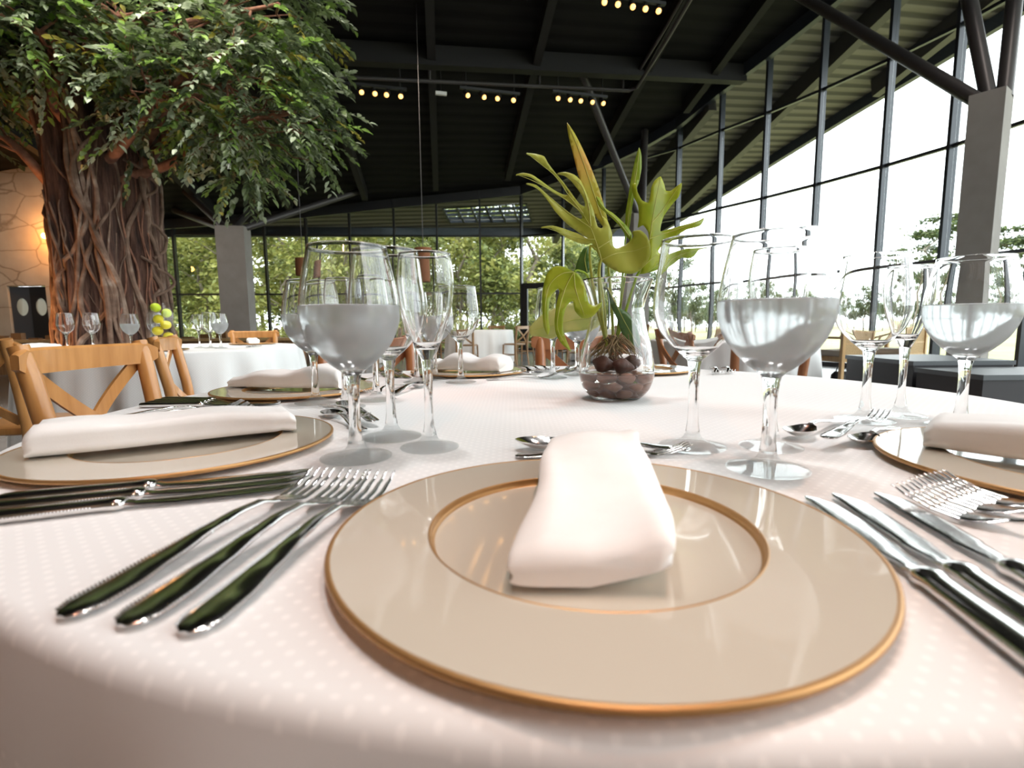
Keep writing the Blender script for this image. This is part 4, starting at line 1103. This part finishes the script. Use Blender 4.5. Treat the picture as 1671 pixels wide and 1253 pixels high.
for (x, y, a, k, lab, lab2) in ((-1.98,3.95,-60,0,'charger plate on the left table, its far right setting','napkin on the left table, in front of the far chair'),(-2.08,3.02,60,1,'charger plate on the left table, its near right setting','napkin on the left table, beside the lemon vase'),(-2.75,2.98,85,2,'charger plate on the left table behind the chair rail','napkin on the left table behind the chair rail')):
    o = dup(plate0, (x,y,TOP), 0, lab, 'charger plates on the left table')
    g = make_napkin(60+k, T=.032, zend=(.0105,.0105), bulge=.2); o = link('napkin', g.mesh('napkin', M['napkin'], True, 75)); o.location = (x,y,TOP); o.rotation_euler = (0,0,math.radians(a-90)); tag(o, lab2, 'napkin', 'napkins on the left table')
for k, (tip, a, w) in enumerate((((-1.78,3.62),100,'closest to its rim'),((-1.755,3.62),100,'farther from its rim'))):
    put('knife', back(tip, a, .236), a, 'knife on the left table beside the far right plate, '+w, 'knives on the left table')
t = thing('lemon_vase', 'straight glass vase stacked with lemons and limes on the left table', 'vase', (-2.155,3.2,TOP))
g = G(); g.lathe([(0,.001),(.064,0),(.066,.002),(.066,.285),(.0645,.287),(.063,.285),(.063,.012),(0,.012)], 40); part('vase_body', g, M['thin'], t, ang=50)
for k, (x, y, z, m, lab) in enumerate(((-.027,-.008,.258,'lime','bright green lime at the top of the lemon vase'),(.027,.008,.224,'lime','yellow green lime near the top of the lemon vase'),(-.027,.008,.188,'lemon','lemon in the middle left of the lemon vase'),(.027,-.008,.152,'lemon','lemon in the middle right of the lemon vase'),(-.027,-.008,.116,'lemon','lemon low at the left of the lemon vase'),(.027,.008,.080,'lemon','lemon low at the right of the lemon vase'),(-.024,0,.044,'lemon','lemon at the bottom of the lemon vase'))):
    g = G(); g.ball((0,0,0), .0275, 16, 10, (1,1,1.1)); g.v = [(p[0],p[1],p[2]+(.004 if p[2] > .034 else -.004 if p[2] < -.034 else 0)) for p in g.v]
    o = link('lime' if m == 'lime' else 'lemon', g.mesh('citrus', M[m])); o.location = (-2.155+x,3.2+y,TOP+z); o.rotation_euler = (1.3,.4*k,k*.5)
    tag(o, lab, 'fruit', 'citrus in the lemon vase')
# armchairs with cane backs at the right
def armchair(loc, rz, lab, src=None):
    if src:
        o = dup(src, (loc[0],loc[1],0), rz, lab); return o
    t = thing('armchair', lab, 'armchair', (loc[0],loc[1],0), rz, 'oak armchairs by the right windows'); m = M['wood_light']
    for sx in (-1,1):
        for sy in (-1,1):
            g = G(); g.box((sx*.28-.025,sy*.26-.025,0),(sx*.28+.025,sy*.26+.025,.66 if sy > 0 else .80)); part('leg', g, m, t, False)
        g = G(); g.box((sx*.28-.03,-.29,.64),(sx*.28+.03,.30,.675)); part('armrest', g, m, t, False)
    g = G(); g.box((-.255,-.275,.36),(.255,-.245,.40)); g.box((-.255,-.275,.76),(.255,-.245,.80)); g.box((-.255,-.27,.56),(.255,-.25,.585)); part('back_frame', g, m, t, False)
    g = G(); g.box((-.255,-.265,.40),(.255,-.255,.76)); part('cane_panel', g, M['cane'], t, False)
    g = G(); g.box((-.255,-.24,.30),(.255,.28,.38)); part('seat_rail', g, m, t, False)
    g = G(); g.box((-.25,-.235,.38),(.25,.29,.47)); o = part('seat_cushion', g, M['seat_white'], t, False)
    b = o.modifiers.new('soft', 'BEVEL'); b.width = .03; b.segments = 3
    return t
a0 = armchair((4.98,7.75), .25, 'oak armchair with cane back, left one beyond the right wine glass')
armchair((6.0,8.05), .5, 'oak armchair partly hidden by the right flute stem', a0)
armchair((4.3,9.55), 3.0, 'oak armchair across the low table by the right windows', a0)
t = thing('low_table', 'low oak table left of the armchairs, with a folded brown blanket', 'table', (4.28,8.62,0)); 
g = G(); g.box((-.5,-.4,.40),(.5,.4,.45)); part('table_top', g, M['wood_light'], t, False)
for sx in (-1,1):
    for sy in (-1,1):
        g = G(); g.box((sx*.45-.03,sy*.35-.03,0),(sx*.45+.03,sy*.35+.03,.40)); part('leg', g, M['wood_light'], t, False)
g = G()
for k in range(3): g.box((-.3+.01*k,-.2,.452+.045*k),(.28-.01*k,.22,.494+.045*k))
o = link('folded_blanket', g.mesh('folded_blanket', mat('brown_blanket', (.25,.16,.12), .95), False)); o.location = (4.28,8.62,0); tag(o, 'folded brown blanket lying on the low oak table', 'blanket')
g = G(); R_ = []
for zz, w, d in ((.002,.14,.08),(.03,.17,.10),(.10,.165,.09),(.15,.12,.04)):
    R_.append([(w*math.cos(2*PI*j/20), d*math.sin(2*PI*j/20), zz) for j in range(20)])
t = thing('handbag', 'black handbag on the floor under the oak armchair', 'bag', (4.98,7.72,0)); g.loft(R_); part('bag_body', g, M['black'], t)
g = G(); g.tube([(-.1,0,.14),(-.08,0,.22),(0,0,.25),(.08,0,.22),(.1,0,.14)], .008, 8); part('handle', g, M['black'], t)
# ------------------------------------------------------------------ the big artificial tree
TX, TY = -4.72, 6.2
def tree_radius(a, z):
    base = .545 - .04*min(1, z/1.5) + (.10*max(0, z-2.9)**1.2) + .12*max(0, .5-z)
    return base*(1 + .055*math.sin(7*a+1.3*z) + .05*math.sin(11*a-1.1*z+1) + .035*math.sin(17*a+2.2*z+2) + .03*math.sin(29*a+.8*z))
tree = thing('tree', 'huge artificial tree with vine-wrapped trunk and leafy green crown at the left', 'tree', (TX,TY,0))
g = G(); rings = []
for i in range(60):
    z = 3.9*i/59
    rings.append([(tree_radius(2*PI*j/150, z)*math.cos(2*PI*j/150), tree_radius(2*PI*j/150, z)*math.sin(2*PI*j/150), z) for j in range(150)])
g.loft(rings); part('trunk', g, M['bark'], tree, ang=75)
r_ = random.Random(11)
def vine_path(a0, z0, z1, drift, wob, lift):
    pts = []; n = 26; ph = r_.uniform(0,6.28); ph2 = r_.uniform(0,6.28)
    for k in range(n):
        u = k/(n-1); z = z0 + (z1-z0)*u
        a = a0 + drift*u + wob*math.sin(5*u*2+ph) + wob*.5*math.sin(11*u+ph2)
        rr = tree_radius(a, z) + lift*(.6+.6*math.sin(7*u+ph2))
        pts.append((rr*math.cos(a), rr*math.sin(a), z))
    return pts
for k in range(46):
    a0 = -PI + 2*PI*k/46 + r_.uniform(-.1,.1); front = math.sin(a0) < .35
    if not front and k % 3: continue
    z0 = r_.choice((0,0,0,.5,1.0)); z1 = min(3.7, z0 + r_.uniform(1.6,3.6))
    r0 = r_.uniform(.018,.042)
    g = G(); P = vine_path(a0, z0, z1, r_.uniform(-1.0,1.0), r_.uniform(.05,.16), r0*.7)
    g.tube(P, [r0*(1-.45*i/25)*(1+.12*math.sin(i*1.7)) for i in range(26)], 8); part('vine', g, M['vine'], tree)
for k in range(30):        # thinner aerial roots hugging the trunk
    a0 = r_.uniform(-PI, .4); z0 = r_.uniform(0,1.2); g = G()
    P = vine_path(a0, z0, z0+r_.uniform(.8,2.4), r_.uniform(-.35,.35), r_.uniform(.02,.08), .012)
    r0 = r_.uniform(.008,.016); g.tube(P, [r0*(1-.5*i/25) for i in range(26)], 6); part('aerial_root', g, M['branch'] if k % 2 else M['vine'], tree)
# loops standing off the trunk at its right side
for a0, z0, h, o_ in ((-.1,1.25,.45,.14),(-.25,2.35,.4,.12),(.0,1.7,.5,.1)):
    g = G(); P = []
    for i in range(16):
        u = i/15; a = a0+.25*math.sin(PI*u*1.4); z = z0+h*u; rr = tree_radius(a, z)+o_*math.sin(PI*u)
        P.append((rr*math.cos(a), rr*math.sin(a), z))
    g.tube(P, .018, 8); part('vine', g, M['vine'], tree)
# crown: limbs, twigs and sprays of leaves
ELL = [(-3.05,6.0,3.50,1.16,1.0,.80,1.0),(-2.98,6.0,2.74,.42,.5,.42,.8),(-2.62,6.1,4.35,.70,.9,.75,.8),(-4.3,6.0,4.35,1.35,1.3,.75,1.0),(-5.9,5.7,4.0,1.05,1.2,.85,1.0),(-5.85,5.6,2.95,.30,.5,.42,.35),(-4.75,5.35,3.80,1.0,.75,.52,1.1),(-5.5,5.3,3.75,.7,.6,.45,1.2),(-4.02,5.7,3.02,.26,.4,.36,.25),(-3.55,5.5,3.25,.5,.6,.45,.45),(-7.2,6.2,4.0,1.1,1.3,.9,.7),(-2.25,6.0,3.1,.42,.5,.42,.4),(-5.0,7.4,3.9,1.5,.9,.7,.6),(-6.55,5.9,3.2,.5,.6,.5,.3)]
def crown_pts(e, n, shell=.55):
    out = []
    while len(out) < n:
        v = Vector((r_.gauss(0,1), r_.gauss(0,1), r_.gauss(0,1))).normalized() * (shell + (1-shell)*r_.random())**.8
        p = Vector((e[0]+v.x*e[3], e[1]+v.y*e[4], e[2]+v.z*e[5]))
        if p.z < roofz(p.x, p.y) - .2: out.append(p)
    return out
o_ = Vector((TX,TY,0))
for k, (e, a0, z0) in enumerate(((ELL[0],-.5,2.5),(ELL[0],-.15,2.85),(ELL[2],-.2,3.2),(ELL[3],-1.2,3.3),(ELL[4],-2.5,2.9),(ELL[4],-2.1,3.2),(ELL[6],-1.6,3.1),(ELL[10],3.0,3.0),(ELL[12],1.4,3.2),(ELL[11],-.35,2.6),(ELL[9],-.8,2.7),(ELL[3],-.6,3.4),(ELL[5],-2.6,2.5))):
    rr = tree_radius(a0, z0)*.9; s = Vector((TX+rr*math.cos(a0), TY+rr*math.sin(a0), z0)); en = Vector((e[0]+r_.uniform(-.3,.3)*e[3], e[1]+r_.uniform(-.4,.2), min(e[2]+r_.uniform(-.2,.3)*e[5], roofz(e[0],e[1])-.4)))
    P = []; n = 14; w = [Vector((r_.uniform(-.14,.14), r_.uniform(-.14,.14), r_.uniform(-.1,.12))) for _ in range(3)]
    for i in range(n):
        u = i/(n-1); p = s.lerp(en, u) + w[0]*math.sin(PI*u*1.3)+w[1]*math.sin(PI*u*2.7)*.8 + Vector((0,0,.22*math.sin(PI*u)))
        P.append(p-o_)
    g = G(); g.tube(P, [.058*(1-.72*i/(n-1)) for i in range(n)], 10); lb = part('limb', g, M['branch'], tree)
    g = G()
    for q in range(9):
        i = r_.randint(4, n-1); b = P[i]; t_ = crown_pts(e, 1, .7)[0]-o_; pp = [b]
        for st in range(1,6): pp.append(b.lerp(t_, st/5) + Vector((r_.uniform(-.05,.05), r_.uniform(-.05,.05), r_.uniform(-.04,.05))))
        g.tube(pp, [.016*(1-.75*st/5) for st in range(6)], 5)
    part('twigs', g, M['branch'], lb)
LVS = [leaf_mat('fig_dark', (.045,.065,.032), (.08,.105,.052), .35, .22, 8), leaf_mat('fig_mid', (.11,.15,.06), (.165,.215,.09), .35, .3, 8), leaf_mat('fig_bright', (.19,.32,.06), (.28,.42,.10), .35, .4, 8), leaf_mat('fig_grey', (.32,.38,.24), (.50,.55,.40), .4, .25, 8), leaf_mat('fig_yellow', (.30,.27,.04), (.40,.34,.07), .45, .35, 8)]
def add_leaf(g, p, d, nrm, L, W, mi):
    d = d.normalized(); s = d.cross(nrm).normalized(); nn = s.cross(d)
    c = p + d*L*.5 - nn*L*.03
    g.add([p, p+d*L*.35+s*W*.5+nn*W*.12, p+d*L*.7+s*W*.36+nn*W*.1-nn*L*.05, p+d*L-nn*L*.14, p+d*L*.7-s*W*.36+nn*W*.1-nn*L*.05, p+d*L*.35-s*W*.5+nn*W*.12, c], [(0,1,6),(1,2,6),(2,3,6),(3,4,6),(4,5,6),(5,0,6)], mi)
g = G()
TOTAL = 2700
wsum = sum(e[3]*e[5]*e[6] for e in ELL)
for e in ELL:
    for c in crown_pts(e, int(TOTAL*e[3]*e[5]*e[6]/wsum), .35):
        # one spray: a short twig with leaves on both sides
        out = Vector((c.x-e[0], c.y-e[1], (c.z-e[2])*.6)).normalized()
        d = (out + Vector((r_.uniform(-.6,.6), r_.uniform(-.6,.6), r_.uniform(-.8,.25)))).normalized()
        side = d.cross(Vector((0,0,1))).normalized()
        base_m = r_.choices((0,1,2,3,4), (22,28,13,34,4 if c.x > -5.3 else 14))[0]
        Ls = r_.uniform(.22,.38); p0 = c-o_
        for k in range(13):
            u = k/12; q = p0 + d*Ls*u + Vector((0,0,-.08*u*u))
            sg = 1 if k % 2 else -1
            ld = (d*.75 + side*sg*r_.uniform(.5,1.0) + Vector((0,0,r_.uniform(-.55,.2)))).normalized()
            nn = Vector((r_.uniform(-.5,.5), r_.uniform(-.5,.5), 1)).normalized()
            l = r_.uniform(.07,.115)
            mi = base_m if r_.random() < .75 else r_.choice((0,1,1,2))
            add_leaf(g, q, ld, nn, l, l*r_.uniform(.46,.6), mi)
part('foliage', g, LVS, tree, False, None, stuff=True)

# ------------------------------------------------------------------ outside: ground, trees
g = G(); g.add([(-120,-60,-.25),(160,-60,-.25),(160,180,-.25),(-120,180,-.25),(-120,-60,-.6),(160,-60,-.6),(160,180,-.6),(-120,180,-.6)], [(0,1,2,3),(7,6,5,4),(0,4,5,1),(1,5,6,2),(2,6,7,3),(3,7,4,0)])
struct('ground', g, M['grass'])
g = G(); n = 24
pts = [(-60,17.5),(-14,17.2),(1.0,21.2),(4,22.5),(9,27),(14,40),(16,70),(-60,80)]
slab(g, pts, lambda x,y: -.3, lambda x,y: -.2); struct('ground_litter', g, M['ground_soil'])
g = G()
for i in range(len(WP)-1):
    q = [WP[i], WP[i+1], EP[i+1], EP[i]]
    q = [q[0], q[1], lerp(q[1],q[2],.95), lerp(q[0],q[3],.95)]
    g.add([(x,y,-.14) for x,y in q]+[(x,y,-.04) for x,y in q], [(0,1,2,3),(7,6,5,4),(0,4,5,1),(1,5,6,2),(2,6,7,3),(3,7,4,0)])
struct('added_terrace_floor', g, noisy(mat('added_terrace_concrete', (.2,.19,.18), .9), [(.3,(.07,.065,.062)),(.7,(.105,.10,.095))], 2, 4))  # terrace added under the overhang to cut green bounce from the grass
OUT = [leaf_mat('wood_leaf_a', (.20,.23,.06), (.30,.33,.10), .6, .35, .8), leaf_mat('wood_leaf_b', (.11,.15,.05), (.19,.23,.09), .6, .35, .8), leaf_mat('wood_leaf_c', (.31,.32,.08), (.42,.41,.14), .6, .35, .8), leaf_mat('pine_needles', (.045,.075,.035), (.09,.12,.06), .7, .2, .8)]
TRUNK = noisy(mat('pale_trunk', (.2,.17,.13), .9), [(.3,(.11,.09,.07)),(.7,(.27,.23,.18))], 3, 5)
def wild_tree(seed, H, kind):
    r = random.Random(seed); gt = G(); gl = G()
    P = [Vector((0,0,-.3))]
    for k in range(1,9): P.append(Vector((r.uniform(-.16,.16)*k*.6, r.uniform(-.16,.16)*k*.6, H*.82*k/8)))
    gt.tube(P, [.13*(1-.8*k/8)*H/8 for k in range(9)], 8)
    tips = []
    for k in range(22 if kind != 'pine' else 26):
        i = r.randint(2 if kind != 'pine' else 4, 8); b = P[i]; a = r.uniform(0,6.28); l = r.uniform(.14,.30)*H*(1.15-.55*i/8)
        t = b + Vector((l*math.cos(a), l*math.sin(a), l*r.uniform(.05,.7) if kind != 'pine' else l*r.uniform(-.05,.3)))
        gt.tube([b, b.lerp(t,.5)+Vector((0,0,.06*l)), t], [.035*H/8,.022*H/8,.008*H/8], 5)
        tips += [b.lerp(t,.6), t, b.lerp(t,.85)]
    tips.append(P[-1])
    for c in tips:
        rad = r.uniform(.45,.95)*H/8 if kind != 'pine' else r.uniform(.35,.65)*H/8
        for q in range(70 if kind != 'pine' else 60):
            v = Vector((r.gauss(0,.5), r.gauss(0,.5), r.gauss(0,.38 if kind != 'pine' else .22)))*rad
            d = Vector((r.uniform(-1,1), r.uniform(-1,1), r.uniform(-.7,.5))).normalized()
            nn = Vector((r.uniform(-.8,.8), r.uniform(-.8,.8), 1)).normalized(); l = r.uniform(.17,.32)*(H/8)**.5
            d_ = d.normalized(); s = d_.cross(nn)
            if s.length < .05: continue
            s.normalize(); w = l*(.26 if kind != 'pine' else .22); p = c+v
            gl.add([p, p+d_*l*.5+s*w, p+d_*l, p+d_*l*.5-s*w], [(0,1,2,3)], 0 if r.random() < .6 else 1)
    return gt, gl
def plant_tree(name, seed, H, kind, mats, lab, group):
    t = thing(name, lab, 'tree', (0,0,0), 0, group); a, b = wild_tree(seed, H, kind)
    part('trunk', a, TRUNK, t); part('foliage', b, mats, t, False, None, stuff=True); return t
LB = 'leafy yellow green tree standing outside beyond the rear windows'
protos = [plant_tree('garden_tree', 1, 8.5, 'leafy', [OUT[0],OUT[2]], LB, 'trees outside the rear windows'), plant_tree('garden_tree', 2, 7.0, 'leafy', [OUT[1],OUT[0]], LB, 'trees outside the rear windows'), plant_tree('garden_tree', 3, 9.5, 'leafy', [OUT[2],OUT[0]], LB, 'trees outside the rear windows'), plant_tree('garden_tree', 4, 6.0, 'leafy', [OUT[0],OUT[1]], LB, 'trees outside the rear windows')]
tr = random.Random(9); spots = []
for k in range(400):
    if len(spots) >= 60: break
    y = tr.uniform(23,50); x = tr.uniform(-.80,.17)*y
    if y < 21.5+.36*x+3: continue
    if all((x-a)**2+(y-b)**2 > 5.0 for a, b in spots): spots.append((x,y))
for i, (x,y) in enumerate(sorted(spots, key=lambda s: s[1])):
    o = protos[i] if i < 4 else dup(protos[tr.randint(0,3)])
    o.location = (x,y,-.25); o.rotation_euler = (0,0,tr.uniform(0,6.28)); s = tr.uniform(.85,1.2); o.scale = (s,s,s)
# undergrowth in front of the trees
def shrub(seed, mats, lab, group):
    r = random.Random(seed); t = thing('shrub', lab, 'shrub', (0,0,0), 0, group); gl = G(); gt = G()
    for k in range(9): 
        a = r.uniform(0,6.28); gt.tube([(0,0,-.05),(.3*math.cos(a),.3*math.sin(a),.5),(.6*math.cos(a),.6*math.sin(a),r.uniform(.7,1.2))], .014, 4)
    for q in range(900):
        v = Vector((r.gauss(0,.42), r.gauss(0,.42), abs(r.gauss(.55,.33)))); d = Vector((r.uniform(-1,1), r.uniform(-1,1), r.uniform(-.5,.8))).normalized(); s = d.cross(Vector((r.uniform(-.6,.6),r.uniform(-.6,.6),1))).normalized(); l = r.uniform(.10,.2)
        gl.add([v, v+d*l*.5+s*l*.25, v+d*l, v+d*l*.5-s*l*.25], [(0,1,2,3)], 0 if r.random() < .6 else 1)
    part('stem', gt, TRUNK, t); part('foliage', gl, mats, t, False, None, stuff=True); return t
SL = 'low leafy shrub growing outside at the foot of the rear windows'
s0 = [shrub(1,[OUT[0],OUT[1]],SL,'shrubs outside the rear windows'), shrub(2,[OUT[2],OUT[0]],SL,'shrubs outside the rear windows')]
for k in range(34):
    x = -17+19.5*k/33 + tr.uniform(-.4,.4); y = 21.6+.36*x+tr.uniform(.3,4.5); y = max(y, 17.6)
    o = s0[k] if k < 2 else dup(s0[k % 2]); o.location = (x,y,-.22); o.rotation_euler = (0,0,tr.uniform(0,6)); s = tr.uniform(.8,1.5); o.scale = (s,s,s)
pg = 'pines outside the right windows'
p0 = plant_tree('pine_tree', 21, 8.0, 'pine', [OUT[3],OUT[1]], 'tall pine outside between the grey column and the tall window frame', pg)
p0.location = (33.6,42,-.25); s = 1.36; p0.scale = (s,s,s)
for x, y, s, lab in ((34.5,36,1.1,'pine tree outside at the right edge of the picture'),(46,46,.75,'small pine outside at the right edge, behind the nearer pine')):
    o = dup(p0, (x,y,-.25), x, lab); o.scale = (s,s,s)
hg = 'distant trees along the field'
h0 = plant_tree('field_tree', 31, 6.0, 'leafy', [OUT[1],OUT[3]], 'distant tree at the far edge of the field, right side', hg)
for k in range(34):
    o = h0 if k == 0 else dup(h0)
    y = tr.uniform(80,105); x = y*(.24+.95*k/33); o.location = (x,y,-.3); o.rotation_euler = (0,0,k); s = tr.uniform(.8,1.35); o.scale = (s*1.3,s*1.3,s)
for k, (x, y, s) in enumerate(((12.5,36,.75),(17.5,44,.8),(21.5,43,.75),(24,52,.9),(9.5,33,.9))):
    o = dup(h0, (x,y,-.25), k, ('rounded tree outside right of the vase, %s' % ('first from the vase','third from the vase','fourth from the vase','farthest of its row','nearest the rear trees')[k])); o['group'] = 'trees outside right of the vase'; o.scale = (s,s,s)

# ------------------------------------------------------------------ light
w = bpy.data.worlds.new('overcast'); SC.world = w; w.use_nodes = True
nt = w.node_tree; bg = nt.nodes['Background']
tc = nt.nodes.new('ShaderNodeTexCoord'); sp = nt.nodes.new('ShaderNodeSeparateXYZ'); rp = nt.nodes.new('ShaderNodeValToRGB')
nt.links.new(tc.outputs['Generated'], sp.inputs[0]); nt.links.new(sp.outputs['Z'], rp.inputs['Fac'])
e = rp.color_ramp.elements; e[0].position = 0; e[0].color = (.90,.94,.98,1); e[1].position = .8; e[1].color = (1,1,1,1)
nt.links.new(rp.outputs['Color'], bg.inputs['Color']); bg.inputs['Strength'].default_value = SKY
def spot(name, loc, tgt, P, col, size, blend=.6, rad=.06):
    l = bpy.data.lights.new(name, 'SPOT'); l.energy = P; l.color = col; l.spot_size = math.radians(size); l.spot_blend = blend; l.shadow_soft_size = rad
    o = bpy.data.objects.new(name, l); COL.objects.link(o); o.location = loc
    o.rotation_euler = (Vector(tgt)-Vector(loc)).to_track_quat('-Z','Y').to_euler(); return o
def zc(x, y, d=.8): return roofz(x, y)-d
WARM, NEU = (1,.62,.38), (1,.9,.8)
for k, (x, y, tx, ty, P, c, sz, rad) in enumerate(UNSEEN_SPOTS):
    spot('unseen_spot', (x,y,zc(x,y)), (tx,ty,TOP), P, c, sz, .8, rad)  # no fixtures; broad spots are added to brighten tables, tree and wall
def pt(name, loc, P, col, r=.1):
    l = bpy.data.lights.new(name, 'POINT'); l.energy = P; l.color = col; l.shadow_soft_size = r
    o = bpy.data.objects.new(name, l); COL.objects.link(o); o.location = loc
t = thing('wall_lamp', 'amber wall lamp glowing on the stone wall behind the trunk', 'wall lamp', (-10.72,12.25,3.0))
g = G(); g.box((-.05,.0,-.12),(.05,.14,.12)); part('bracket', g, M['lamp_body'], t, False)
g = G(); g.ball((0,-.08,0), .07, 12, 8); part('bulb', g, mat('amber_bulb', (1,.5,.1), .4, emit=(1,.35,.05), estr=25), t)
spot('added_skirt_spot', (.2,-2.9,3.4), (.15,.25,.45), 85, (1,.52,.33), 50, .8, .1)  # added unseen warm lamp behind the camera, lighting the cloth skirt
pt('wall_lamp_light', (-10.72,12.0,3.0), 45, (1,.42,.10))
spot('trunk_uplight', (-5.6,4.9,.1), (-4.9,6.0,1.6), 130, (1,.45,.14), 60)
spot('trunk_uplight', (-5.75,5.9,.1), (-5.1,6.1,2.2), 60, (1,.45,.14), 50)

# ------------------------------------------------------------------ camera
cam = bpy.data.cameras.new('camera'); co = bpy.data.objects.new('camera', cam); COL.objects.link(co)
p, rl = .11647779746, -.0084321004
f_ = Vector((0,math.cos(p),-math.sin(p))); u_ = Vector((0,math.sin(p),math.cos(p))); x_ = Vector((1,0,0))
x2 = x_*math.cos(rl)+u_*math.sin(rl); u2 = u_*math.cos(rl)-x_*math.sin(rl)
co.matrix_world = Matrix(((x2.x,u2.x,-f_.x,0),(x2.y,u2.y,-f_.y,0),(x2.z,u2.z,-f_.z,.9010),(0,0,0,1)))
cam.sensor_width = 36; cam.lens = 840/1671*36; cam.clip_start = .02; cam.clip_end = 400
cam.dof.use_dof = True; cam.dof.focus_distance = 1.0; cam.dof.aperture_fstop = 7.0
SC.camera = co
SC.view_settings.view_transform = 'Standard'; SC.view_settings.look = 'None'; SC.view_settings.gamma = 1
SC.view_settings.exposure = EXPO
SC.cycles.use_denoising = True
SC.cycles.max_bounces = 16; SC.cycles.transmission_bounces = 14; SC.cycles.transparent_max_bounces = 24; SC.cycles.diffuse_bounces = 4; SC.cycles.glossy_bounces = 6
SC.cycles.sample_clamp_indirect = 6; SC.cycles.blur_glossy = .5
